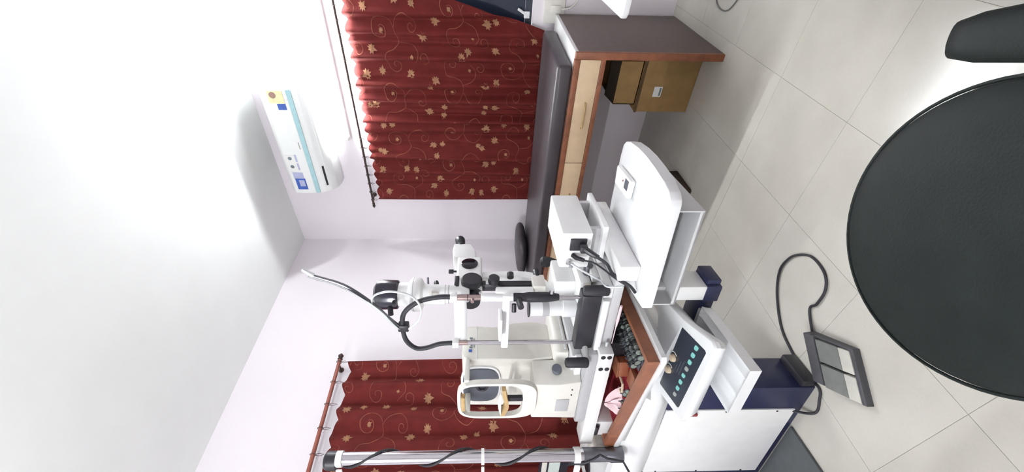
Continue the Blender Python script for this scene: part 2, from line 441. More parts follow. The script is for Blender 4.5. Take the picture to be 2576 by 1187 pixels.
def curtain_rod(p0, p1, r, matname, ringmat, ring_ts, wall_dir, drop, label, fr, droplist=None):
    root = thing('curtain_rod', fr, label, 'curtain rod')
    p0 = Vector(p0); p1 = Vector(p1); d = (p1 - p0).normalized()
    MB().cyl(p0, p1, r, n=14).obj('rod', matname, fr, root)
    for e, sg in ((p0, -1), (p1, 1)):
        m = MB(); m.lathe([(r * 1.2, 0), (r * 1.5, .006), (r * .9, .014), (r * 1.35, .022), (r * 1.5, .032), (r * .8, .043), (r * .2, .05)], e, d * sg, 14)
        m.obj('finial', 'dark_metal', fr, root)
        m = MB(); c = e - d * sg * .03
        m.cyl(c, c + Vector(wall_dir), .006, n=8); m.lathe([(.018, 0), (.018, .006)], c + Vector(wall_dir), Vector(wall_dir) * -1, 14)
        m.obj('bracket', 'dark_metal', fr, root)
    proto = None
    for t in ring_ts:
        c = p0 + (p1 - p0) * t
        if proto is None:
            m = MB()
            n = d; a = Vector((0, 0, 1)); bb = n.cross(a)
            m.ring_path([c + (a * math.cos(k * PI / 8) + bb * math.sin(k * PI / 8)) * (r + .005) for k in range(16)], .0022, 6, True)
            hk = [c + a * -(r + .004) + n * .004, c + a * -(r + .5 * drop) + n * .007, c + a * -(r + drop), c + a * -(r + .5 * drop) - n * .007, c + a * -(r + .004) - n * .004]
            m.ring_path(hk, .0016, 6)
            proto = m.obj('ring', 'dark_metal', fr, root); pc = c
        else:
            o = bpy.data.objects.new('ring', proto.data); COL.objects.link(o); o.parent = root; o.location = c - pc
    return root
curtain_rod((-2.13, 2.845, 2.138), (-.36, 2.845, 2.13), .0085, 'dark_metal', 'dark_metal', [(.02 + .96 * k / 21) for k in range(22)], (0, .083, 0), .035, 'thin dark curtain rod with rings above the couch window', Fr((-1.2, 2.845, 2.14)))
curtain_rod((-2.525, 1.60, 2.195), (-2.525, .22, 2.195), .012, 'rod_wood', 'dark_metal', [(.012 + .97 * k / 9) for k in range(10)], (-.082, 0, 0), .05, 'red-brown curtain rod with rings on the left wall', Fr((-2.525, .9, 2.195)))

# ------------------------------------------------------------------ air conditioner
fr = Fr((-1.53, YB, 2.36)); ac = thing('air_conditioner', fr, 'white split air conditioner with teal strip and stickers high on the wall', 'air conditioner')
x0, x1 = -1.94, -1.11
prof = [(YB, 2.72), (2.775, 2.722), (2.745, 2.71), (2.728, 2.69), (2.722, 2.60), (2.724, 2.50), (2.735, 2.455), (2.758, 2.41), (2.80, 2.375), (2.85, 2.36), (YB, 2.36)]
MB().prism(prof, x0, x1, 'x', .006).obj('housing', 'ac_body', fr, ac)
m = MB(); m.prism([(2.730, 2.700), (2.716, 2.675), (2.712, 2.60), (2.714, 2.522), (2.728, 2.522), (2.732, 2.69)], x0 + .004, x1 - .004, 'x', .003); m.obj('front_panel', 'ac_body', fr, ac)
MB().prism([(2.713, 2.521), (2.719, 2.492), (2.735, 2.492), (2.735, 2.521)], x0 + .006, x1 - .004, 'x').obj('trim_strip', 'ac_teal', fr, ac)
m = MB(); m.prism([(2.748, 2.415), (2.79, 2.370), (2.797, 2.376), (2.756, 2.422)], x0 + .05, x1 - .05, 'x', .002); m.obj('louver', 'ac_body', fr, ac)
m = MB(); m.prism([(2.745, 2.425), (2.738, 2.436), (2.75, 2.436), (2.756, 2.425)], x0 + .06, x0 + .23, 'x'); m.obj('louver_slot', 'black', fr, ac)
def sticker(name, xa, xb, za, zb, mt, y=2.7108):
    return MB().box(xa, xb, y, y + .003, za, zb).obj(name, mt, fr, ac, 0)
s = sticker('sticker', -1.205, -1.12, 2.545, 2.645, 'yellow')
MB().lathe([(.022, 0), (.022, .001)], (-1.148, 2.7105, 2.612), (0, -1, 0), 16).obj('print', 'brown_print', fr, s, 0)
sticker('sticker', -1.25, -1.208, 2.545, 2.60, 'blue')
s = sticker('sticker', -1.74, -1.60, 2.585, 2.668, 'paper')
for xa in (-1.635, -1.705):
    MB().lathe([(.014, 0), (.014, .001)], (xa + .01, 2.7105, 2.638), (0, -1, 0), 14).obj('print', 'paper_text', fr, s, 0)
    MB().box(xa - .018, xa + .04, 2.7098, 2.711, 2.588, 2.600).obj('print', 'lilac', fr, s, 0)
sticker('sticker', -1.80, -1.747, 2.58, 2.655, 'lilac')
s = sticker('sticker', -1.90, -1.80, 2.575, 2.65, 'blue')
MB().box(-1.87, -1.815, 2.7098, 2.711, 2.585, 2.625).obj('print', 'lilac', fr, s, 0)
MB().box(-1.55, -1.495, 2.710, 2.7125, 2.539, 2.544).obj('logo', 'grey_key', fr, ac, 0)

# ------------------------------------------------------------------ examination couch
fr = Fr((-1.64, 2.53, 0)); bd = thing('examination_couch', fr, 'brown wooden examination couch with pale drawers along the back wall', 'couch')
MB().box(-.708, -.68, 2.19, 2.905, 0, .745, .002).obj('end_panel', 'laminate', fr, bd)
MB().box(-.716, -.68, 2.166, 2.19, 0, .762, .002).obj('end_panel_edge', 'wood_edge', fr, bd)
MB().box(-2.58, -2.55, 2.19, 2.905, 0, .735, .002).obj('end_panel', 'laminate', fr, bd)
m = MB(); m.box(-2.58, -.68, 2.19, 2.905, .745, .765, .002); m.obj('top_board', 'white', fr, bd)
MB().box(-2.58, -.716, 2.166, 2.19, .735, .765, .002).obj('top_rail', 'wood_edge', fr, bd)
MB().box(-2.58, -.708, 2.17, 2.19, .602, .626, .002).obj('bottom_rail', 'wood_edge', fr, bd)
MB().box(-2.55, -.708, 2.20, 2.86, .602, .614).obj('drawer_floor', 'laminate', fr, bd)
for xa, xb in ((-1.320, -.718), (-1.925, -1.324), (-2.548, -1.929)):
    d = MB().box(xa, xb, 2.172, 2.19, .627, .733, .002).obj('drawer', 'drawer', fr, bd)
    c = (xa + xb) / 2
    pts = spline([(c - .075, 2.174, .672), (c - .06, 2.15, .674), (c, 2.142, .676), (c + .06, 2.15, .674), (c + .075, 2.174, .672)], 6)
    MB().tube(pts, .0055, 8).obj('handle', 'tan', fr, d)
# mattress
fr = Fr((-1.66, 2.5, .765))
mt = MB().box(-2.575, -.748, 2.172, 2.815, .7655, .848, .022, 4).obj('couch_mattress', 'leather2', fr)
tag(mt, 'thin black leatherette mattress on the examination couch', 'mattress')
fr = Fr((-2.44, 2.62, .848)); m = MB()
def pil(a, b):
    th = a * 2 * PI; ph = (b - .5) * PI
    cx = math.copysign(abs(math.cos(th)) ** .5, math.cos(th)); cy = math.copysign(abs(math.sin(th)) ** .5, math.sin(th))
    h = math.sin(ph); c = abs(math.cos(ph)) ** .45
    return (-2.415 + .165 * cx * c, 2.60 + .205 * cy * c, .897 + .044 * h + .004 * cx * c)
m.grid(pil, 40, 14); bmesh.ops.remove_doubles(m.bm, verts=m.bm.verts[:], dist=.0005)
tag(m.obj('pillow', 'leather2', fr, None, 80), 'flat black pillow at the corner end of the couch', 'pillow')

# cardboard boxes under the couch
fr = Fr((-.93, 2.55, 0)); b1 = thing('cardboard_box', fr, 'large brown cardboard box with white label on the floor under the couch', 'box')
MB().box(-1.08, -.775, 2.365, 2.72, 0, .318, .004).obj('carton', 'card', fr, b1)
MB().box(-.985, -.925, 2.361, 2.366, .185, .232).obj('paper_label', 'paper', fr, b1, 0)
MB().box(-.978, -.932, 2.3602, 2.3612, .19, .20).obj('label_print', 'paper_text', fr, b1, 0)
MB().box(-1.082, -.773, 2.363, 2.37, .305, .319).obj('lid_seam', 'tape', fr, b1, 0)
fr = Fr((-.92, 2.55, .319)); b2 = thing('cardboard_box', fr, 'smaller open cardboard box stacked on the labelled carton', 'box')
m = MB(); m.box(-1.04, -.785, 2.38, 2.385, .32, .45); m.box(-1.04, -.785, 2.685, 2.69, .32, .45); m.box(-1.04, -1.035, 2.38, 2.69, .32, .45); m.box(-.79, -.785, 2.38, 2.69, .32, .45); m.box(-1.04, -.785, 2.38, 2.69, .32, .325)
m.obj('carton', 'card', fr, b2)
m = MB(); m.loft([[(-1.04, 2.38, .45), (-.785, 2.38, .45), (-.785, 2.385, .45), (-1.04, 2.385, .45)], [(-1.02, 2.47, .485), (-.79, 2.47, .485), (-.79, 2.475, .482), (-1.02, 2.475, .482)]]); m.obj('opening_shade', 'card_dark', fr, b2, 0)  # sloping sheet coloured dark as the shade in the box opening
# dark step block behind the table, under the couch edge
fr = Fr((-1.46, 2.08, 0)); m = MB()
m.loft([[(-1.52, 1.99, 0), (-1.39, 1.985, 0), (-1.40, 2.22, 0), (-1.53, 2.22, 0)], [(-1.515, 2.03, .05), (-1.395, 2.03, .05), (-1.405, 2.22, .085), (-1.525, 2.22, .085)]], bev=.006)
m.box(-1.50, -1.42, 2.10, 2.2, .06, .075, .003)
tag(m.obj('foot_step', 'card_dark', fr), 'small dark wedge-shaped step on the floor in front of the couch', 'step')

# ------------------------------------------------------------------ socket board and desk at the right
fr = Fr((-.66, 2.92, .77)); so = thing('socket_board', fr, 'old cream socket board on the wall beside the couch end', 'socket')
MB().box(-.735, -.60, 2.9065, YB, .71, .84, .004).obj('board', 'cream', fr, so)
MB().box(-.672, -.63, 2.892, 2.907, .735, .80, .006).obj('plug', 'cream', fr, so)
MB().tube(spline([(-.65, 2.893, .735), (-.645, 2.89, .69), (-.63, 2.90, .66), (-.58, 2.915, .60), (-.56, 2.92, .45), (-.56, 2.92, .3)], 8), .004, 8).obj('wire', 'cream', fr, so)
fr = Fr((0.05, 1.85, 0)); dk = thing('white_desk', fr, 'white desk corner with rounded edge near the couch end', 'desk')
m = MB(); m.loft([[(-.388, 1.605, z), (-.37, 1.59, z), (.50, 1.50, z), (.52, 2.22, z), (-.40, 2.22, z)] for z in (.727, .75)], bev=.006); m.obj('desk_top', 'white_gloss', fr, dk)
for (xx, yy) in ((.45, 1.56), (.45, 2.16), (-.02, 2.16), (-.02, 1.62)):
    MB().cyl((xx, yy, 0), (xx, yy, .7275), .016).obj('leg', 'steel', fr, dk)
fr = Fr((-.35, 2.35, 0))
o = MB().tube(spline([(-.15, 2.45, .005), (-.36, 2.50, .005), (-.50, 2.42, .005), (-.50, 2.28, .005), (-.36, 2.22, .005), (-.1, 2.3, .005)], 8), .0032, 8).obj('floor_cable', 'pedal_pad', fr)
tag(o, 'pale loose cable lying on the floor beside the couch end', 'cable')

# ------------------------------------------------------------------ stool and chair close to the viewer
fr = Fr((-.358, .405, 0)); st = thing('round_stool', fr, 'round stool with a black padded seat, closest to the viewer', 'stool')
cx, cy = -.358, .405
MB().lathe([(.02, -.062), (.16, -.062), (.198, -.052), (.207, -.035), (.207, -.018), (.202, -.006), (.19, 0), (.15, .004), (.08, .006), (.001, .0065)], (cx, cy, .578), (0, 0, 1), 72).obj('seat_cushion', 'leather', fr, st)
MB().ring_path([(cx + .2065 * math.cos(k * PI / 36), cy + .2065 * math.sin(k * PI / 36), .570) for k in range(72)], .0028, 6, True).obj('piping', 'leather', fr, st)
MB().lathe([(.15, -.075), (.15, -.062)], (cx, cy, .578), (0, 0, 1), 32).obj('seat_board', 'black', fr, st)
MB().cyl((cx, cy, .10), (cx, cy, .505), .025, .018).obj('gas_lift', 'steel', fr, st)
for k in range(5):
    a = k * 2 * PI / 5 - .4; ex, ey = cx + .20 * math.cos(a), cy + .20 * math.sin(a)
    l = MB().tube([(cx, cy, .11), (cx + .1 * math.cos(a), cy + .1 * math.sin(a), .095), (ex, ey, .07)], [.02, .016, .012], 10).obj('leg', 'black', fr, st)
    m = MB(); m.cyl((ex, ey, .05), (ex, ey, .07), .006); d = Vector((-math.sin(a), math.cos(a), 0)) * .011
    m.cyl(Vector((ex, ey, .026)) - d, Vector((ex, ey, .026)) + d, .026); m.obj('caster', 'black', fr, l)

th = math.radians(22)     # chair turn
fx = Vector((-math.sin(th), math.cos(th), 0)); rx = Vector((math.cos(th), math.sin(th), 0))
tip = Vector((-.156, .566, .635)); ctr = tip - fx * .17 + rx * .27
fr = Fr((ctr.x, ctr.y, 0)); ch = thing('office_chair', fr, 'black office chair whose padded armrest end enters beside the stool', 'chair')
def chp(a, b, z): return tuple(Vector((ctr.x, ctr.y, 0)) + rx * a + fx * b + Vector((0, 0, z)))
for sg in (-1, 1):
    loops = []
    for t, wd, hh, dz in ((-.14, .018, .012, -.004), (-.13, .030, .017, 0), (-.05, .034, .018, 0), (.06, .033, .018, 0), (.13, .029, .017, 0), (.158, .023, .015, -.002), (.168, .014, .009, -.006)):
        loops.append([chp(sg * .27 + wd * math.copysign(abs(math.cos(k * PI / 10)) ** .7, math.cos(k * PI / 10)), t, .635 + dz + hh * math.copysign(abs(math.sin(k * PI / 10)) ** .7, math.sin(k * PI / 10))) for k in range(20)])
    ar = MB().loft(loops).obj('armrest', 'leather', fr, ch, 60)
    m = MB(); m.tube([chp(sg * .27, .08, .625), chp(sg * .275, .06, .50), chp(sg * .25, .02, .42), chp(sg * .15, 0, .40)], .014, 10)
    m.tube([chp(sg * .27, -.10, .625), chp(sg * .275, -.08, .50), chp(sg * .25, -.03, .42), chp(sg * .15, 0, .40)], .014, 10); m.obj('arm_bracket', 'black', fr, ar)
def sq(a, b, w_, d_, z): return [chp(w_ * math.copysign(abs(math.cos(k * PI / 16)) ** .45, math.cos(k * PI / 16)), b + d_ * math.copysign(abs(math.sin(k * PI / 16)) ** .45, math.sin(k * PI / 16)), z) for k in range(32)]
MB().loft([sq(0, -.14, .19, .19, .405), sq(0, -.14, .23, .22, .42), sq(0, -.14, .23, .22, .455), sq(0, -.14, .20, .19, .475)]).obj('seat', 'leather', fr, ch)
MB().loft([[chp(.20 * math.cos(k * PI / 10), -.40 - .02 + .03 * math.sin(k * PI / 10) * (1 if k < 10 else 1), z) for k in range(20)] for z in (.52, .56, .80, .95)]).obj('backrest', 'leather', fr, ch)
MB().tube([chp(0, -.2, .40), chp(0, -.40, .42), chp(0, -.45, .52), chp(0, -.44, .6)], .02, 10).obj('back_stem', 'black', fr, ch)
MB().cyl(chp(0, -.14, .10), chp(0, -.14, .41), .026).obj('gas_lift', 'steel', fr, ch)
for k in range(5):
    a = k * 2 * PI / 5 + .9; e = chp(.26 * math.cos(a), -.14 + .26 * math.sin(a), .07)
    l = MB().tube([chp(0, -.14, .11), e], [.022, .013], 10).obj('leg', 'black', fr, ch)
    m = MB(); m.cyl((e[0], e[1], .05), (e[0], e[1], .07), .007); m.cyl((e[0] - .012, e[1], .028), (e[0] + .012, e[1], .028), .028); m.obj('caster', 'black', fr, l)

# ------------------------------------------------------------------ foot pedal and its cable (unit coordinates)
U = lambda *o: Fr(o, unit=True)
fr = U(-1.11, .95, 0); fp = thing('foot_pedal', fr, 'dark double foot pedal with grey pads on the floor before the unit', 'foot pedal')
A = Vector((-1.118, 1.082, 0)); ex = Vector((-.115, -.135, 0)); ey = Vector((.086, -.165, 0))     # corner, width, depth
def pd(a, b, z): return tuple(A + ex * a + ey * b + Vector((0, 0, z)))
m = MB(); m.loft([[pd(0, 0, 0), pd(1, 0, 0), pd(1, 1, 0), pd(0, 1, 0)], [pd(0, 0, .012), pd(1, 0, .012), pd(1, 1, .012), pd(0, 1, .012)]], bev=.002)
m.loft([[pd(0, 0, .008), pd(1, 0, .008), pd(1, .26, .008), pd(0, .26, .008)], [pd(.02, .02, .05), pd(.98, .02, .05), pd(.98, .24, .045), pd(.02, .24, .045)]], bev=.003)
m.loft([[pd(0, .93, .008), pd(1, .93, .008), pd(1, 1, .008), pd(0, 1, .008)], [pd(0, .93, .028), pd(1, .93, .028), pd(1, 1, .025), pd(0, 1, .025)]], bev=.002)
m.loft([[pd(0, .24, .008), pd(.05, .24, .008), pd(.05, .95, .008), pd(0, .95, .008)], [pd(0, .24, .035), pd(.05, .24, .035), pd(.05, .95, .026), pd(0, .95, .026)]])
m.obj('pedal_frame', 'pedal', fr, fp)
for a0, a1 in ((.07, .50), (.55, .99)):
    m = MB(); m.loft([[pd(a0, .28, .02), pd(a1, .28, .02), pd(a1, .72, .016), pd(a0, .72, .016)], [pd(a0, .28, .046), pd(a1, .28, .046), pd(a1, .72, .036), pd(a0, .72, .036)]], bev=.002)
    pp = m.obj('pedal_pad', 'pedal_pad', fr, fp)
    m = MB(); m.loft([[pd(a0, .725, .014), pd(a1, .725, .014), pd(a1, .92, .012), pd(a0, .92, .012)], [pd(a0, .725, .036), pd(a1, .725, .036), pd(a1, .92, .028), pd(a0, .92, .028)]], bev=.002)
    m.obj('tread', 'pedal_tip', fr, pp)
cable = [(-1.57, .73), (-1.495, .701), (-1.43, .722), (-1.401, .752), (-1.421, .81), (-1.415, .922), (-1.388, 1.018), (-1.307, 1.12), (-1.221, 1.174), (-1.148, 1.17), (-1.101, 1.142), (-1.065, 1.096), (-1.061, 1.039), (-1.077, .995), (-1.118, .966), (-1.178, .96), (-1.225, .964)]
cw = [Matrix.Rotation(-UROT, 3, 'Z') @ Vector((x, y, .0055)) for x, y in cable]
cw = [cw[0] + Vector((.0, .03, .045))] + cw[1:] + [Vector(pd(.45, -.01, .012))]
MB().tube(spline(cw, 8), .0048, 8).obj('cable', 'black_rubber', fr, fp)

# ------------------------------------------------------------------ refraction unit (unit coordinates: p along the front, q towards the couch)
fr = U(-1.6, 1.03, 0); ru = thing('refraction_unit', fr, 'white and navy eye examination unit with swing table and control console', 'medical unit')
c = MB(); c.box(-2.25, -1.29, .964, 1.105, .0, .54, .004); cab = c.obj('cabinet', 'navy', fr, ru)
MB().box(-1.848, -1.412, .957, .9645, .03, .535, .002).obj('front_panel', 'white', fr, cab)
m = MB()
for zz in (.10, .30, .48):
    for pp in (-1.84, -1.42): m.lathe([(.004, 0), (.004, .0015)], (pp, .957, zz), (0, -1, 0), 10)
m.obj('screw', 'black', fr, cab)
MB().box(-1.295, -1.262, .968, 1.10, 0, .055, .006).obj('plinth_cover', 'black', fr, cab)
MB().box(-1.432, -1.418, .944, .963, .415, .445, .004).obj('lever', 'red_lever', fr, cab)
# desk moulding
TOPL = [(-2.25, .985), (-1.60, .948), (-1.20, .874), (-.995, .836), (-.980, .845), (-.978, 1.28), (-2.25, 1.28)]
LOWL = [(-2.25, .952), (-1.60, .950), (-1.34, .955), (-1.22, 1.10), (-1.15, 1.13), (-1.15, 1.28), (-2.25, 1.28)]
def desk_loop(t, z, out=0.0):
    return [(a[0] * (1 - t) + b[0] * t, a[1] * (1 - t) + b[1] * t - (out if i < 3 else 0), z) for i, (a, b) in enumerate(zip(TOPL, LOWL))]
m = MB(); m.loft([desk_loop(1, .535, -.012), desk_loop(1, .545, .0), desk_loop(.85, .575, .012), desk_loop(.7, .60, .016), desk_loop(.75, .63, .006), desk_loop(.6, .66, -.006), desk_loop(.12, .674, -.006), desk_loop(0, .684), desk_loop(0, .70)])
m.obj('desk_moulding', 'white_gloss', fr, ru, 50)
# swing arm, post, pocket and kidney table
m = MB(); m.box(-1.29, -.825, 1.02, 1.10, .475, .52, .004); m.obj('swing_arm', 'navy', fr, ru)
po = MB().box(-.90, -.845, 1.01, 1.095, .52, .735, .003).obj('post', 'white', fr, ru)
MB().box(-.903, -.842, 1.007, 1.098, .474, .522, .003).obj('post_shoe', 'navy', fr, po)
m = MB(); m.box(-1.0, -.94, 1.0, 1.02, .475, .52, .003); m.obj('arm_clamp', 'grey_plastic', fr, ru)
tt = [(-.848, .916), (-.505, .920)] + [(-.488, .926), (-.474, .945), (-.464, .985), (-.456, 1.06), (-.452, 1.13), (-.454, 1.20), (-.462, 1.27), (-.474, 1.312), (-.492, 1.332), (-.53, 1.34), (-.70, 1.345), (-.90, 1.345), (-.905, 1.28)]
tab = MB().prism(tt, .733, .765, 'z', .004).obj('swing_table', 'white_gloss', fr, ru)
m = MB(); m.box(-.535, -.531, .945, 1.28, .652, .733); m.box(-.86, -.535, .945, 1.28, .652, .657); m.box(-.86, -.535, 1.275, 1.28, .652, .733); m.box(-.86, -.856, .945, 1.28, .652, .733)
m.box(-.86, -.535, .945, .949, .652, .664)
m.obj('keyboard_pocket', 'lightgrey', fr, tab)
# console
def con(ins, dz):
    L = [(-.880, .788), (-1.212, .790), (-1.234, .800), (-1.283, .962), (-1.277, .978), (-.995, 1.11), (-.965, 1.115), (-.925, .95), (-.873, .806)]
    c0 = Vector((-1.05, .93))
    out = []
    for p, q in L:
        v = Vector((p, q)); d = (v - c0).normalized(); v = v - d * ins
        out.append((v.x, v.y, .592 + .05 * (v.y - .76) + dz))
    return out
cn = MB().loft([con(.06, -.065), con(.022, -.046), con(.010, -.028), con(.010, -.022), con(0, -.017), con(0, -.005), con(.005, 0.0)]).obj('console', 'white_gloss', fr, ru, 40)
Pa, Pb, Pc, Pd = Vector((-.955, .944)), Vector((-.921, .812)), Vector((-1.208, .829)), Vector((-1.243, .955))
def pn(s, t, h):
    v = (Pa * (1 - s) + Pd * s) * (1 - t) + (Pb * (1 - s) + Pc * s) * t
    return (v.x, v.y, .592 + .05 * (v.y - .76) + h)
MB().loft([[pn(0, 0, h), pn(0, .94, h), pn(.02, 1, h), pn(.98, 1, h), pn(1, .96, h), pn(1, .04, h), pn(.98, 0, h)] for h in (-.004, .0012)]).obj('control_panel', 'panel_dark', fr, cn, 0)
for k in range(8):
    s = .065 + .81 * k / 7
    sh = []
    for h in (.001, .0032):
        sh.append([pn(s + .034 * math.copysign(abs(math.cos(a)) ** .6, math.cos(a)) * (.9 if k in (3, 4, 7) else 1), .70 + .062 * math.copysign(abs(math.sin(a)) ** .6, math.sin(a)), h) for a in [j * PI / 8 for j in range(16)]])
    MB().loft(sh).obj('button', 'grey_key' if k in (3, 7) else 'teal_key', fr, cn, 30)
for s, t in ((.461, .135), (.665, .145)):
    c = Vector(pn(s, t, .001)); up = Vector((0, -.05, 1)).normalized()
    MB().lathe([(.0135, 0), (.0135, .004), (.011, .012), (.001, .013)], c, up, 20).obj('knob', 'knob', fr, cn)
    e1_ = Vector((1, 0, 0)); e2_ = up.cross(e1_).normalized()
    MB().tube([c + e1_ * .021 * math.cos(a) + e2_ * .021 * math.sin(a) for a in [(-.5 + 2.6 * k / 12) for k in range(13)]], .0018, 6).obj('dial_mark', 'paper', fr, cn)
m = MB()
for s, t, l in ((.50, .42, .2), (.47, .52, .24), (.53, .33, .09)):
    m.loft([[pn(s - l / 2, t, h), pn(s + l / 2, t, h), pn(s + l / 2, t + .02, h), pn(s - l / 2, t + .02, h)] for h in (.001, .0016)])
m.obj('panel_print', 'grey_dark', fr, cn, 0)
# accessory tray with finger grooves
def trz(a, b):
    p = -1.085 + .187 * a; q = 1.0 - .275 * b
    e = min(1, min(a, 1 - a) / .06) * min(1, min(b, 1 - b) / .05)
    g = abs(math.sin(PI * a * 2.5)) ** .6
    return (p - .02 * (1 - b) , q, .523 - .026 * g * min(1, e))
m = MB(); m.grid(trz, 44, 24)
m.loft([[trz(a, b) for a, b in ([(k / 11, 0) for k in range(11)] + [(1, k / 11) for k in range(11)] + [(1 - k / 11, 1) for k in range(11)] + [(0, 1 - k / 11) for k in range(11)])],
        [(-1.08 + .175 * a - .02 * (1 - b), .995 - .265 * b, .485) for a, b in ([(k / 11, 0) for k in range(11)] + [(1, k / 11) for k in range(11)] + [(1 - k / 11, 1) for k in range(11)] + [(0, 1 - k / 11) for k in range(11)])]], caps=True)
# drop the lid cap that would close the grooves
top = [f for f in m.bm.faces if len(f.verts) == 44 and f.calc_center_median().z > .50]
bmesh.ops.delete(m.bm, geom=top, context='FACES')
at = m.obj('accessory_tray', 'white_gloss', fr, ru, 50)
MB().box(-1.06, -.97, 1.0, 1.03, .486, .51, .003).obj('tray_bracket', 'grey_plastic', fr, at)
# rails that carry the instruments
m = MB(); m.box(-1.66, -1.118, .98, 1.05, .782, .832, .002); rl = m.obj('instrument_rail', 'white', fr, ru)
for pp in (-1.135, -1.195):
    for zz in (.818, .796):
        MB().lathe([(.0085, 0), (.0085, .0015), (.006, .0025), (.0005, .0025)], (pp, .98, zz), (0, -1, 0), 16).obj('bolt_head', 'black', fr, rl)
m = MB(); m.box(-1.63, -1.54, 1.0, 1.10, .70, .782, .003); m.obj('rail_block', 'white', fr, ru)
m = MB(); m.cyl((-1.60, .992, .775), (-1.55, .992, .775), .012); m.obj('rail_roller', 'steel_dark', fr, ru)
MB().box(-.80, -.745, .985, 1.40, .7655, .828, .004).obj('instrument_rail', 'white', fr, ru)
MB().box(-1.20, -1.125, 1.035, 1.25, .7085, .775, .006).obj('dark_void_block', 'black', fr, ru)  # solid black block standing in for the dark void behind the rail end
pl = MB().loft([[(-.80, 1.035, z), (-.80, 1.33, z), (-.86, 1.37, z), (-1.10, 1.37, z), (-1.19, 1.30, z), (-1.20, 1.08, z), (-1.17, 1.035, z)] for z in (.778, .812)], bev=.006).obj('instrument_platform', 'lightgrey', fr, ru)
MB().box(-.845, -.70, 1.14, 1.385, .828, .846, .003).obj('supply_shelf', 'white', fr, ru)
for qq in (1.16, 1.34): MB().box(-.835, -.72, qq, qq + .02, .846, .886, .002).obj('shelf_spacer', 'lightgrey', fr, ru)
# chrome pole with clips
pp, qq = -1.662, .935
po = MB().cyl((pp, qq, .668), (pp, qq, 1.815), .0255, n=28).obj('chrome_pole', 'steel', fr, ru)
MB().lathe([(.031, 0), (.031, .05), (.028, .055), (.028, .16)], (pp, qq, .667), n=28).obj('pole_foot', 'steel_dark', fr, po)
MB().lathe([(.026, 0), (.036, .008), (.036, .045), (.028, .056), (.01, .06)], (pp - .012, qq, 1.81), n=28).obj('pole_cap', 'black', fr, po)
for zz, w_ in ((1.805, .024), (1.235, .012), (.853, .024)):
    m = MB(); m.lathe([(.0256, -w_ / 2), (.0305, -w_ / 2), (.0305, w_ / 2), (.0256, w_ / 2)], (pp, qq, zz), n=28)
    m.box(pp - .20, pp - .02, qq - .036, qq - .029, zz - w_ / 2, zz + w_ / 2, .001)
    m.obj('clip_band', 'white', fr, po)
hel = [(pp + .0305 * math.cos(a), qq + .0305 * math.sin(a), 1.79 - (a + 2.6) * .049) for a in [(-2.6 + k * .22) for k in range(96)]]
hel += [(pp + .06, qq - .05, .75), (pp + .055, qq - .06, .69), (pp + .0, qq - .07, .66)]
MB().tube(hel, .0044, 8).obj('wound_cable', 'black_rubber', fr, po)

# cream box and small display at the pole foot
fr2 = U(-1.74, 1.03, .70); o = MB().box(-1.80, -1.66, .98, 1.10, .70, .765, .006); o.box(-1.79, -1.67, .976, .981, .712, .752, .002)
tag(o.obj('junction_box', 'cream', fr2), 'cream junction box on the unit beside the chrome pole foot', 'box')
fr2 = U(-2.10, 1.14, .70); ds = thing('small_display', fr2, 'small dark-framed pale display standing behind the chrome pole', 'display')
MB().box(-2.24, -1.985, 1.13, 1.15, .80, .945, .004).obj('display_frame', 'window_frame', fr2, ds)
MB().box(-2.225, -2.055, 1.127, 1.131, .845, .90).obj('screen', 'pale_green', fr2, ds, 0)
MB().box(-2.225, -2.005, 1.126, 1.131, .91, .935, .001).obj('top_strip', 'cream', fr2, ds)
m = MB(); m.cyl((-2.10, 1.14, .70), (-2.10, 1.14, .81), .012); m.lathe([(.05, 0), (.05, .008), (.02, .014)], (-2.10, 1.14, .70)); m.obj('display_stand', 'black', fr2, ds)
# patient chair base plate on the floor
fr2 = U(-1.8, .65, 0); m = MB(); m.box(-2.2, -1.517, .25, .954, 0, .012, .003); m.box(-1.9, -1.7, .3, .5, .012, .03, .004)
tag(m.obj('chair_base_plate', 'plate_dark', fr2), 'dark grey base plate on the floor in front of the white cabinet', 'base plate')

# ------------------------------------------------------------------ trial lens tray on the unit desk
fr = U(-1.3, 1.05, .70); tr = thing('trial_lens_tray', fr, 'open brown wooden tray of trial lenses built into the unit desk', 'tray')
TL = [(-1.64, .956), (-1.20, .878), (-.998, .842), (-1.002, 1.265), (-1.64, 1.265)]
TI = [(-1.62, .972), (-1.195, .894), (-1.014, .862), (-1.018, 1.25), (-1.62, 1.25)]
MB().prism(TI, .7005, .708, 'z').obj('velvet_bed', 'velvet', fr, tr, 0)
for k in range(5):
    j = (k + 1) % 5
    MB().loft([[TL[k] + (z,), TL[j] + (z,), TI[j] + (z,), TI[k] + (z,)] for z in (.7005, .738)]).obj('tray_side', 'tray_wood', fr, tr, 0)
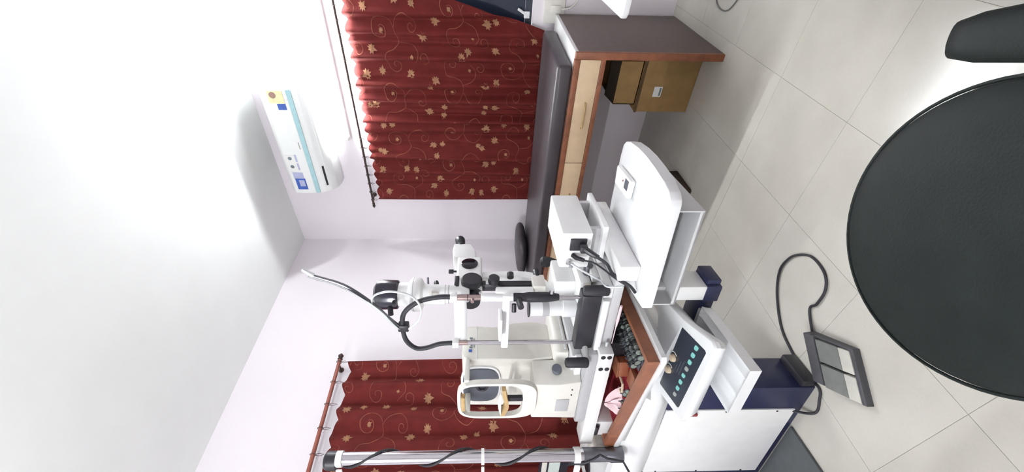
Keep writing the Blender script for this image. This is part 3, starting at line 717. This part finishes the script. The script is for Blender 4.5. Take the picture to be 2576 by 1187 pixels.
# lens racks running towards the couch along the right side of the tray
lens_proto = {}
racks = [(-1.042, .885, 1.24, .013), (-1.078, .90, 1.24, .012), (-1.114, .915, 1.24, .012)]
for rp, q0, q1, lr in racks:
    MB().box(rp - .015, rp + .015, q0, q1, .708, .718, .001).obj('lens_rack', 'grey_dark', fr, tr, 0)
MB().box(-1.225, -1.155, .905, .955, .708, .728, .003).obj('wooden_divider', 'tray_wood', fr, tr)
MB().box(-1.42, -1.21, 1.12, 1.24, .708, .722, .003).obj('wooden_divider', 'wood_edge', fr, tr)
def lens(p, q, z, mt, tilt, label):
    fr = U(p, q, z)
    if mt not in lens_proto:
        r = thing('trial_lens', fr, label, 'lens', 'trial lenses in the tray')
        m = MB(); m.ring_path([(p + .012 * math.cos(k * PI / 6), q, z + .013 + .012 * math.sin(k * PI / 6)) for k in range(12)], .0018, 5, True)
        m.box(p - .002, p + .002, q - .001, q + .001, z + .026, z + .033); m.obj('rim', mt, fr, r)
        MB().lathe([(.0115, -.0008), (.0115, .0008)], (p, q, z + .013), (0, 1, 0), 12).obj('glass', 'lens_green', fr, r)
        lens_proto[mt] = r
    else:
        r = dup(lens_proto[mt]); r.location = fr.world
    r.rotation_euler = (tilt, 0, UROT)
rl_ = random.Random(4)
for rp, q0, q1, lr in racks:
    n = int((q1 - q0 - .02) / .0072)
    for k in range(n):
        if rl_.random() < .15: continue
        lens(rp + rl_.uniform(-.003, .003), q0 + .012 + k * .0072, .7182, rl_.choice(('steel_dark', 'black', 'black', 'grey_dark')), rl_.uniform(-.25, .25), 'round trial lens in a dark rim standing in the tray rack')
for k in range(5):
    lens(-1.262 - .022 * k + rl_.uniform(-.005, .005), .925 + .012 * (k % 2), .7085, 'steel_dark', rl_.uniform(-.5, .2), 'round trial lens in a dark rim standing in the tray rack')
fr = U(-1.26, 1.02, .708); tb_ = thing('small_wooden_box', fr, 'small brown wooden box lying inside the trial lens tray', 'box')
MB().loft([[(-1.245, .985, z), (-1.185, 1.0, z), (-1.20, 1.09, z), (-1.262, 1.08, z)] for z in (.7085, .745)], bev=.003).obj('box_body', 'wood_edge', fr, tb_)
MB().loft([[(-1.247, .983, z), (-1.183, .998, z), (-1.198, 1.092, z), (-1.264, 1.082, z)] for z in (.7455, .751)], bev=.001).obj('box_lid', 'tray_wood', fr, tb_)
fr = U(-1.31, 1.0, .708); o = MB(); o.tube([(-1.28, 1.03, .722), (-1.285, .985, .720), (-1.325, .975, .718), (-1.335, 1.01, .718)], .005, 8)
tag(o.obj('trial_frame_arm', 'knob', fr), 'pale bent trial frame arm lying in the lens tray', 'frame')
# crumpled pink tissue
fr = U(-1.40, .985, .708); m = MB(); rt_ = random.Random(9)
def tis(a, b):
    th = a * 2 * PI; r = .045 * (1 - b) * (1 + .35 * math.sin(3 * th + 1) + .2 * math.sin(7 * th)) + .002
    return (-1.40 + r * math.cos(th) * 1.15, .99 + r * math.sin(th) * .7, .71 + .045 * b ** .6 * (1 + .3 * math.sin(5 * th)) + .012 * math.sin(9 * th) * b * (1 - b) * 4)
m.grid(tis, 26, 6); o = m.obj('pink_tissue', 'pink', fr, None, 15); tag(o, 'crumpled pale pink tissue lying in the lens tray', 'tissue')

# ------------------------------------------------------------------ slit lamp
fr = U(-1.0, 1.2, .812); sl = thing('slit_lamp', fr, 'white slit lamp microscope with black chin-rest frame on the swing platform', 'slit lamp')
bp_ = MB().loft([[(-.865, 1.03, z), (-.865, 1.36, z), (-.90, 1.39, z), (-1.12, 1.39, z), (-1.15, 1.36, z), (-1.15, 1.03, z)] for z in (.8125, .842)], bev=.004).obj('base_plate', 'white', fr, sl)
for sgp in (-.885, -1.13):
    MB().box(sgp - .012, sgp + .012, 1.10, 1.38, .842, .866, .003).obj('slide_rail', 'white', fr, bp_)
    MB().cyl((sgp - .018, 1.16, .868), (sgp + .018, 1.16, .868), .016).obj('wheel', 'steel_dark', fr, bp_)
# chin rest
cr = MB().box(-1.145, -.895, 1.025, 1.075, .848, .912, .006).obj('chin_rest_base', 'black', fr, sl)
MB().box(-1.135, -.905, 1.012, 1.028, .824, .846, .003).obj('base_cover', 'white_gloss', fr, cr)
def grip(p, q, z0, z1): return MB().lathe([(.008, z0), (.0165, z0 + .004), (.0185, z0 + .01), (.0175, z1 - .01), (.015, z1 - .003), (.006, z1)], (p, q, 0), n=24)
for g in (grip(-.878, 1.035, .825, .912), grip(-1.152, .974, .868, .952)): g.obj('hand_grip', 'black_rubber', fr, cr)
MB().tube([(-1.13, 1.04, .872), (-1.142, 1.0, .876), (-1.152, .974, .878)], .010, 10).obj('grip_arm', 'lightgrey', fr, cr)
MB().tube([(-.90, 1.04, .828), (-.878, 1.035, .828)], .010, 10).obj('grip_arm', 'lightgrey', fr, cr)
fm = MB().cyl((-.918, 1.05, .90), (-.918, 1.05, 1.245), .0068, n=16).obj('frame_rod', 'steel', fr, sl)
MB().lathe([(.011, 0), (.013, .012), (.0175, .04), (.0175, .10), (.0145, .118), (.0145, .150), (.010, .152)], (-.918, 1.05, .985), n=24).obj('height_sleeve', 'black', fr, fm)
MB().cyl((-.895, 1.045, 1.012), (-.88, 1.043, 1.012), .008).obj('clamp_screw', 'steel', fr, fm)
m = MB(); m.cyl((-.918, 1.035, 1.12), (-.918, 1.0, 1.115), .010); m.cyl((-.930, 1.03, 1.135), (-.955, 1.02, 1.135), .008); m.obj('side_knob', 'black', fr, fm)
MB().lathe([(.0125, 0), (.0125, .055), (.014, .058), (.014, .105), (.011, .107)], (-.918, 1.05, 1.137), n=20).obj('white_collar', 'white_gloss', fr, fm)
MB().cyl((-.918, 1.05, 1.24), (-.918, 1.05, 1.322), .010, n=18).obj('copper_sleeve', 'copper', fr, fm)
MB().lathe([(.0107, 0), (.0107, .003)], (-.918, 1.05, 1.286), n=18).obj('sleeve_ring', 'dark_metal', fr, fm)
MB().cyl((-.918, 1.042, 1.272), (-.918, 1.028, 1.272), .006).obj('sleeve_screw', 'copper', fr, fm)
fm2 = MB().cyl((-1.130, 1.05, .90), (-1.130, 1.05, 1.325), .0075, n=16).obj('frame_rod', 'steel', fr, sl)
MB().cyl((-1.130, 1.05, 1.29), (-1.130, 1.05, 1.33), .0085, n=16).obj('rod_collar', 'copper', fr, fm2)
# forehead band: curved white strap between the rods
def band(a, b):
    p = -.914 - .22 * a
    return (p, 1.05 + .045 * math.sin(PI * a) ** .8, 1.293 + .045 * b)
m = MB(); m.grid(band, 20, 2); o = m.obj('forehead_band', 'white_gloss', fr, sl, 80)
sm = o.modifiers.new('thick', 'SOLIDIFY'); sm.thickness = .004
for p_ in (-.915, -1.13):
    MB().box(p_ - .013, p_ + .013, 1.036, 1.062, 1.322, 1.345, .002).obj('band_clip', 'white', fr, sl)
# chin cross bar
m = MB(); m.box(-1.15, -.905, 1.04, 1.062, 1.146, 1.172, .004); cb = m.obj('chin_bar', 'white_gloss', fr, sl)
m = MB()
m.loft([[(-.975, 1.0, z), (-1.075, 1.0, z), (-1.085, 1.05, z), (-1.06, 1.075, z), (-.99, 1.075, z), (-.965, 1.05, z)] for z in (1.172, 1.184)], bev=.004)
m.obj('chin_cup', 'white', fr, cb)
# black conduit loop on top
lp = spline([(-.916, 1.05, 1.33), (-.916, 1.05, 1.385), (-.936, 1.05, 1.452), (-.985, 1.05, 1.502), (-1.05, 1.05, 1.514), (-1.115, 1.05, 1.508), (-1.155, 1.05, 1.478), (-1.155, 1.05, 1.44), (-1.135, 1.05, 1.39), (-1.13, 1.05, 1.33)], 8)
lo = MB().tube(lp, .0085, 12).obj('conduit_loop', 'black_rubber', fr, sl)
MB().box(-1.062, -1.035, 1.036, 1.064, 1.492, 1.528, .003).obj('loop_clamp', 'black', fr, lo)
fx_ = spline([(-1.045, 1.045, 1.525), (-1.0, 1.04, 1.555), (-.935, 1.04, 1.60), (-.865, 1.045, 1.675), (-.83, 1.05, 1.76), (-.822, 1.05, 1.785)], 8)
fx = MB().tube(fx_, [.0085 - .004 * k / (len(fx_) - 1) for k in range(len(fx_))], 10).obj('fixation_arm', 'steel_dark', fr, lo)
# clear plastic sleeve hanging on the arm
sh = [(p + Vector((-.004, -.006, -.010))) for p in fx_]
m = MB(); V = []
for k, p in enumerate(fx_):
    wv = .004 + .022 * math.sin(PI * k / (len(fx_) - 1)) ** 1.5
    V.append((tuple(p + Vector((.0, -.009, .004))), tuple(p + Vector((-.6 * wv, -.010 - .2 * wv, -wv)))))
for k in range(len(V) - 1): m._new([V[k][0], V[k][1], V[k + 1][1], V[k + 1][0]], [(0, 1, 2, 3)])
o = m.obj('plastic_sleeve', 'clear', fr, fx, 60); sm = o.modifiers.new('thick', 'SOLIDIFY'); sm.thickness = .0015
MB().tube([(-.825, 1.05, 1.77), (-.80, 1.05, 1.80)], [.008, .005], 8).obj('sleeve_tip', 'clear', fr, fx)
MB().tube(spline([(-.935, 1.038, 1.60), (-.905, 1.035, 1.595), (-.882, 1.03, 1.57), (-.875, 1.03, 1.525), (-.893, 1.03, 1.47), (-.94, 1.03, 1.442), (-1.0, 1.035, 1.452), (-1.05, 1.04, 1.492)], 8), .0035, 8).obj('fixation_wire', 'clear', fr, fx)
# illumination tower
tp, tq = -1.02, 1.185
it = MB().lathe([(.026, 1.285), (.030, 1.29), (.030, 1.335), (.033, 1.34), (.033, 1.372), (.037, 1.375), (.037, 1.43), (.040, 1.452), (.058, 1.460), (.062, 1.468), (.062, 1.492), (.055, 1.502), (.046, 1.508), (.044, 1.545)], (tp, tq, 0), n=36).obj('lamp_tower', 'white', fr, sl)
MB().lathe([(.0345, 0), (.0345, .003)], (tp, tq, 1.36), n=30).obj('tower_seam', 'grey_plastic', fr, it)
MB().lathe([(.0625, 0), (.0625, .002)], (tp, tq, 1.486), n=36).obj('flange_seam', 'grey_plastic', fr, it)
m = MB(); m.lathe([(.045, 1.543), (.053, 1.548), (.055, 1.60), (.050, 1.622), (.035, 1.632), (.001, 1.634)], (tp, tq, 0), n=32)
lc = m.obj('lamp_cap', 'black_gloss', fr, sl)
m = MB(); m.cyl((tp - .02, tq - .05, 1.57), (tp - .03, tq - .075, 1.565), .010); m.cyl((tp + .01, tq - .05, 1.552), (tp + .01, tq - .07, 1.55), .008); m.obj('cap_screw', 'black', fr, lc)
m = MB(); m.cyl((tp, tq + .03, 1.44), (tp + .01, tq + .085, 1.447), .004); m.obj('filter_lever', 'steel_dark', fr, it)
m = MB(); m.lathe([(.009, 0), (.010, .02), (.008, .028), (.001, .03)], (tp + .005, tq + .036, 1.41), (0.1, 1, 0.1), 14); m.obj('aperture_knob', 'black', fr, it)
m = MB(); m.lathe([(.008, 0), (.011, .015), (.008, .03)], (tp + .03, tq - .03, 1.40), (.3, -.3, .5), 14); m.obj('filter_pin', 'cream', fr, it)
# mirror stage between tower and base
m = MB(); m.box(tp - .02, tp + .025, tq - .012, tq + .055, 1.305, 1.345, .003); m.obj('mirror_head', 'white', fr, it)
MB().box(tp + .0, tp + .028, tq + .01, tq + .075, 1.325, 1.343, .002).obj('mirror_block', 'black', fr, it)
MB().loft([[(tp - .02, tq - .015, 1.245), (tp + .02, tq - .015, 1.245), (tp + .02, tq - .005, 1.238), (tp - .02, tq - .005, 1.238)], [(tp - .02, tq + .015, 1.288), (tp + .02, tq + .015, 1.288), (tp + .02, tq + .025, 1.281), (tp - .02, tq + .025, 1.281)]]).obj('mirror', 'steel', fr, it)
ib = MB().box(-1.028, -.998, 1.21, 1.238, 1.03, 1.285, .003).obj('lamp_bracket', 'black', fr, sl)
MB().box(-.998, -.9965, 1.215, 1.234, 1.205, 1.225).obj('scale_plate', 'paper', fr, ib, 0)
m = MB(); m.lathe([(.021, 0), (.022, .006), (.022, .022), (.018, .026), (.001, .027)], (-.998, 1.226, 1.195), (1, 0, 0), 22); m.obj('slit_knob', 'black', fr, ib)
m = MB(); m.lathe([(.013, 0), (.013, .02), (.001, .022)], (-.998, 1.255, 1.13), (.3, 1, 0), 16); m.obj('tilt_knob', 'black', fr, ib)
m = MB(); m.box(-1.035, -.985, 1.155, 1.19, 1.05, 1.19, .008); m.obj('lamp_arm', 'white', fr, sl)
m = MB(); m.box(-1.03, -.975, 1.175, 1.245, 1.005, 1.052, .004); bl_ = m.obj('pivot_block', 'cream', fr, sl)
m = MB(); m.lathe([(.012, 0), (.012, .03), (.010, .033), (.001, .033)], (-.985, 1.24, 1.03), (.25, .85, .1), 18); m.obj('pivot_knob', 'black', fr, bl_)
# microscope
mc = MB().box(-1.085, -1.0, 1.20, 1.398, 1.238, 1.338, .010, 3).obj('microscope_body', 'white', fr, sl)
m = MB(); m.lathe([(.033, 0), (.033, .004), (.029, .006), (.001, .006)], (-1.0, 1.345, 1.288), (1, 0, 0), 32); m.obj('magnification_dial', 'lens_dark', fr, mc)
m = MB(); m.lathe([(.038, 0), (.040, .006), (.040, .020), (.034, .026), (.001, .026)], (-1.0, 1.222, 1.278), (1, 0, 0), 32); m.obj('focus_knob', 'black', fr, mc)
m = MB(); m.lathe([(.036, 0), (.036, .03), (.028, .034), (.001, .034)], (-1.045, 1.20, 1.282), (0, -1, 0), 28); m.obj('objective_lens', 'black', fr, mc)
m = MB(); m.cyl((-1.03, 1.335, 1.338), (-1.03, 1.335, 1.356), .004); m.box(-1.037, -1.023, 1.328, 1.342, 1.352, 1.372, .002); m.obj('lock_screw', 'black', fr, mc)
m = MB(); m.loft([[(p, q, z) for p, z in ((-1.08, z0), (-1.005, z0), (-1.005, z1), (-1.08, z1))] for q, z0, z1 in ((1.396, 1.268, 1.345), (1.41, 1.262, 1.356), (1.455, 1.266, 1.362), (1.50, 1.285, 1.358))], bev=.008); ph = m.obj('prism_housing', 'white', fr, mc)
for p_ in (-1.018, -1.072):
    MB().lathe([(.0155, 0), (.0165, .018), (.020, .024), (.022, .050), (.019, .058), (.001, .058)], (p_, 1.495, 1.328), (0, 1, .12), 24).obj('eyepiece', 'black', fr, ph)
m = MB(); m.lathe([(.019, 0), (.019, .03), (.022, .032), (.022, .05)], (-1.04, 1.30, 1.19), n=20); m.obj('microscope_mount', 'white', fr, mc)
m = MB()
ap = spline([(-1.04, 1.30, 1.235), (-1.04, 1.305, 1.16), (-1.04, 1.305, 1.09), (-1.04, 1.29, 1.035), (-1.04, 1.25, 1.005), (-1.04, 1.20, .985)], 7)
loops = []
for k, p in enumerate(ap):
    t = (ap[min(k + 1, len(ap) - 1)] - ap[max(k - 1, 0)]).normalized(); n_ = Vector((0, -t.z, t.y)); wv = .016 + .006 * k / len(ap)
    loops.append([tuple(p + Vector((.02 * a, 0, 0)) + n_ * wv * b) for a, b in ((-1, -1), (1, -1), (1.15, 0), (1, 1), (-1, 1), (-1.15, 0))])
m.loft(loops); m.obj('microscope_arm', 'white', fr, sl, 50)
# base housing with joystick
bh = MB().box(-1.085, -.945, 1.165, 1.30, .90, .975, .008).obj('slide_housing', 'white', fr, sl)
MB().box(-1.12, -.905, 1.11, 1.36, .862, .902, .006).obj('slide_stage', 'white', fr, bh)
m = MB(); m.lathe([(.007, .86), (.009, .90), (.010, .93), (.016, .945), (.022, .965), (.021, .985), (.012, .993), (.001, .994)], (-.99, 1.345, 0.012), n=22); m.obj('joystick', 'black_rubber', fr, sl)
dr = MB().lathe([(.030, .902), (.030, .95), (.026, .952), (.026, 1.068), (.022, 1.07)], (-1.03, 1.115, 0), n=28).obj('pivot_drum', 'white_gloss', fr, sl)
MB().lathe([(.030, 0), (.030, .004)], (-1.03, 1.115, 1.071), n=28).obj('drum_cap', 'black', fr, dr)
MB().lathe([(.0263, 0), (.0263, .024)], (-1.03, 1.115, 1.0), n=28).obj('drum_label', 'grey_plastic', fr, dr)
m = MB(); m.box(-.925, -.905, 1.085, 1.10, .866, .884, .002); m.obj('lock_pin', 'knob', fr, bp_)
# pen-like probe under the platform edge
fr2 = U(-1.0, 1.0, .772); o = MB(); o.tube([(-.93, 1.018, .7815), (-1.0, 1.02, .7815)], [.0045, .005], 10); o.tube([(-1.0, 1.02, .7815), (-1.03, 1.021, .7815), (-1.11, 1.022, .7815)], [.005, .002, .0015], 10)
o.obj('probe_handle', 'pink', U(-1.6, 1.03, 0), ru)
MB().tube(spline([(-1.10, 1.02, .80), (-1.145, 1.015, .803), (-1.165, 1.018, .825), (-1.16, 1.03, .852), (-1.15, 1.045, .862)], 8), .005, 8).obj('clear_hose', 'clear', fr, sl)

# ------------------------------------------------------------------ power supply of the slit lamp
fr = U(-.77, 1.235, .886); ps = thing('power_supply', fr, 'white slit lamp power box with black plugs beside the microscope', 'power supply')
MB().box(-.838, -.702, 1.105, 1.37, .887, .986, .006).obj('case', 'white', fr, ps)
MB().box(-.765, -.722, 1.098, 1.106, .905, .958, .002).obj('socket', 'black', fr, ps)
m = MB(); m.box(-.758, -.733, 1.07, 1.10, .906, .93, .004); m.tube([(-.745, 1.078, .915), (-.752, 1.062, .895), (-.76, 1.055, .875)], [.011, .010, .007], 10); pg = m.obj('mains_plug', 'black', fr, ps)
MB().tube(spline([(-.76, 1.055, .878), (-.775, 1.04, .85), (-.79, 1.015, .838), (-.80, .99, .815), (-.81, .975, .79), (-.83, .968, .772)], 8), .0052, 8).obj('mains_cable', 'black_rubber', fr, pg)
m = MB(); m.tube([(-.785, 1.104, .945), (-.787, 1.09, .935), (-.79, 1.08, .91)], [.008, .008, .006], 10); p2 = m.obj('lamp_plug', 'black', fr, ps)
MB().tube(spline([(-.79, 1.08, .912), (-.785, 1.06, .885), (-.79, 1.03, .858), (-.80, 1.0, .83), (-.812, .975, .795)], 8), .003, 8).obj('lamp_cable', 'black_rubber', fr, p2)
m = MB(); m.lathe([(.009, 0), (.009, .012), (.004, .016)], (-.81, 1.105, .955), (0, -1, .2), 14); m.lathe([(.007, 0), (.007, .010), (.003, .014)], (-.826, 1.105, .945), (0, -1, .2), 14); m.obj('fuse_cap', 'steel', fr, ps)
MB().tube(spline([(-.81, 1.09, .95), (-.82, 1.07, .92), (-.84, 1.06, .88), (-.86, 1.06, .85), (-.85, 1.02, .84), (-.82, .985, .805)], 8), .0035, 8).obj('clear_lead', 'clear', fr, ps)
# small hand-held meter on the table
fr = U(-.572, 1.24, .765); hm = thing('small_meter', fr, 'small white meter with a grey display on the swing table edge', 'meter')
m = MB(); m.loft([[(-.548, 1.16, z), (-.612, 1.165, z), (-.618, 1.30, z), (-.554, 1.305, z)] for z in (.7652, .783)], bev=.005); m.obj('meter_case', 'white', fr, hm)
m = MB(); m.loft([[(-.555, 1.172, z), (-.588, 1.175, z), (-.590, 1.205, z), (-.557, 1.203, z)] for z in (.782, .7845)]); m.obj('display', 'grey_dark', fr, hm, 0)
m = MB(); m.lathe([(.003, 0), (.003, .002)], (-.574, 1.222, .7832), n=10); m.obj('red_key', 'red_lever', fr, hm)

# ------------------------------------------------------------------ autorefractometer
fr = U(-1.4, 1.15, .832); ar = thing('autorefractor', fr, 'white autorefractor with oval face frame and dark viewing window', 'autorefractor')
m = MB(); m.loft([[(-1.135, .992, z), (-1.16, .985, z), (-1.50, .985, z), (-1.53, .995, z), (-1.54, 1.05, z), (-1.54, 1.36, z), (-1.135, 1.36, z)] for z in (.8325, .868)], bev=.005); m.obj('base_plate', 'grey_plastic', fr, ar)
m = MB(); m.loft([[(p, q, z) for p, q in ((-1.205, 1.05), (-1.53, 1.05), (-1.53, 1.345), (-1.205, 1.345))] for z in (.868, .905)], bev=.006); m.obj('lower_base', 'lightgrey', fr, ar)
m = MB(); m.loft([[(-1.225 - i, 1.085 + i, z), (-1.53, 1.085 + i, z), (-1.53, 1.335 - i, z), (-1.225 - i, 1.335 - i, z)] for i, z in ((0, .907), (0, .945), (.012, .962))], bev=.008); m.obj('upper_base', 'cream', fr, ar)
m = MB(); m.box(-1.222, -1.2185, 1.10, 1.32, .918, .924); m.obj('base_line', 'white_gloss', fr, ar, 0)
side = [(1.105, .96), (1.098, 1.05), (1.098, 1.285), (1.112, 1.31), (1.135, 1.318), (1.245, 1.313), (1.272, 1.308), (1.278, 1.285), (1.278, 1.235), (1.262, 1.212), (1.258, 1.195), (1.272, 1.16), (1.292, 1.10), (1.302, 1.05), (1.30, 1.0), (1.285, .96)]
hd = MB().prism(side, -1.56, -1.275, 'x', .012).obj('head', 'cream', fr, ar, 40)
MB().box(-1.2755, -1.2742, 1.10, 1.278, 1.258, 1.2615).obj('head_seam', 'white_gloss', fr, hd, 0)
MB().box(-1.2755, -1.2735, 1.135, 1.148, 1.278, 1.291).obj('emblem', 'blue', fr, hd, 0)
m = MB()
for k in range(5): m.box(-1.2755, -1.2735, 1.155 + .012 * k, 1.163 + .012 * k, 1.276, 1.288 - .004 * (k % 2))
m.box(-1.2755, -1.2735, 1.158, 1.205, 1.268, 1.2715); m.obj('emblem_lettering', 'paper_text', fr, hd, 0)
# measuring window
def oval(cx, cz, rx_, rz_, n=28, e=.62): return [(cx + rx_ * math.copysign(abs(math.cos(2 * PI * k / n)) ** e, math.cos(2 * PI * k / n)), cz + rz_ * math.copysign(abs(math.sin(2 * PI * k / n)) ** e, math.sin(2 * PI * k / n))) for k in range(n)]
m = MB(); m.prism(oval(-1.415, 1.243, .106, .080), 1.090, 1.1, 'y', .003); m.obj('window_bezel', 'white_gloss', fr, hd)
wn = MB().prism(oval(-1.415, 1.243, .098, .072), 1.084, 1.095, 'y').obj('measuring_window', 'grey_dark', fr, hd)
MB().lathe([(.026, 0), (.024, .004), (.014, .004), (.012, -.002), (.001, -.002)], (-1.42, 1.084, 1.238), (0, -1, 0), 24).obj('measuring_lens', 'lens_dark', fr, wn)
# neck under the face frame
nk = MB().loft([[(-1.30, q, z) if False else (p, q, z) for p, q in ((-1.30 + d, .995 + e), (-1.50 - d, .995 + e), (-1.52 - d, 1.10), (-1.28 + d, 1.10))] for z, d, e in ((.868, .01, .004), (.95, .0, 0), (1.045, 0, .002))], bev=.006).obj('front_pillar', 'cream', fr, ar)
MB().box(-1.455, -1.385, .9925, .9965, .905, .955, .002).obj('pillar_recess', 'grey_plastic', fr, nk)
m = MB()
for p_ in (-1.33, -1.36): m.lathe([(.003, 0), (.003, .002)], (p_, .997, .90), (0, -1, 0), 10)
m.obj('screw', 'black', fr, nk)
# face frame: a flat oval ring with inner opening
N = 48; out_ = oval(-1.378, 1.183, .103, .149, N, .5); inn = oval(-1.378, 1.203, .091, .117, N, .45)
m = MB(); V = []; F = []
for y_ in (.984, 1.006):
    for L_ in (out_, inn): V += [(a, y_, b) for a, b in L_]
for i in range(N):
    j = (i + 1) % N
    F += [(i, j, N + j, N + i), (2 * N + i, 3 * N + i, 3 * N + j, 2 * N + j), (i, 2 * N + i, 2 * N + j, j), (N + i, N + j, 3 * N + j, 3 * N + i)]
m._new(V, F); ff = m.obj('face_frame', 'cream', fr, ar, 40)
for p_ in (-1.285, -1.47): MB().box(p_ - .012, p_ + .012, 1.0, 1.1, 1.285, 1.305, .004).obj('frame_arm', 'cream', fr, ff)
MB().box(-1.425, -1.345, .975, 1.0, 1.302, 1.318, .004).obj('forehead_rest', 'tan', fr, ff)
m = MB(); m.loft([[(-1.305 - .15 * t, .975 - .012 * math.sin(PI * t), 1.145 + .006 * math.cos(2 * PI * t)), (-1.305 - .15 * t, 1.005 - .012 * math.sin(PI * t), 1.145 + .006 * math.cos(2 * PI * t)), (-1.305 - .15 * t, 1.005 - .012 * math.sin(PI * t), 1.160 + .006 * math.cos(2 * PI * t)), (-1.305 - .15 * t, .975 - .012 * math.sin(PI * t), 1.160 + .006 * math.cos(2 * PI * t))] for t in [k / 10 for k in range(11)]]); cp = m.obj('chin_pad', 'tan', fr, ff, 40)
m = MB(); m.loft([[(-1.34 - .12 * t, .978, 1.166), (-1.34 - .12 * t, 1.003, 1.166), (-1.34 - .12 * t, .99, 1.170 + .008 * math.sin(PI * t))] for t in [k / 8 for k in range(9)]]); m.obj('chin_paper', 'paper', fr, cp)
MB().box(-1.375, -1.355, .982, .998, 1.085, 1.146, .002).obj('chin_post', 'black', fr, ff)
m = MB(); m.lathe([(.016, .868), (.012, .90), (.012, .93), (.020, .945), (.022, .965), (.018, .985), (.001, .99)], (-1.30, 1.02, 0), n=20)
m.bm.free()
m = MB(); m.lathe([(.019, 0), (.019, .02), (.015, .026), (.001, .026)], (-1.278, 1.045, .955), (1, -.35, .25), 22); m.obj('side_knob', 'grey_dark', fr, ar)
MB().box(-1.29, -1.20, 1.03, 1.055, .87, .893, .003).obj('cable_cover', 'white', fr, ar)
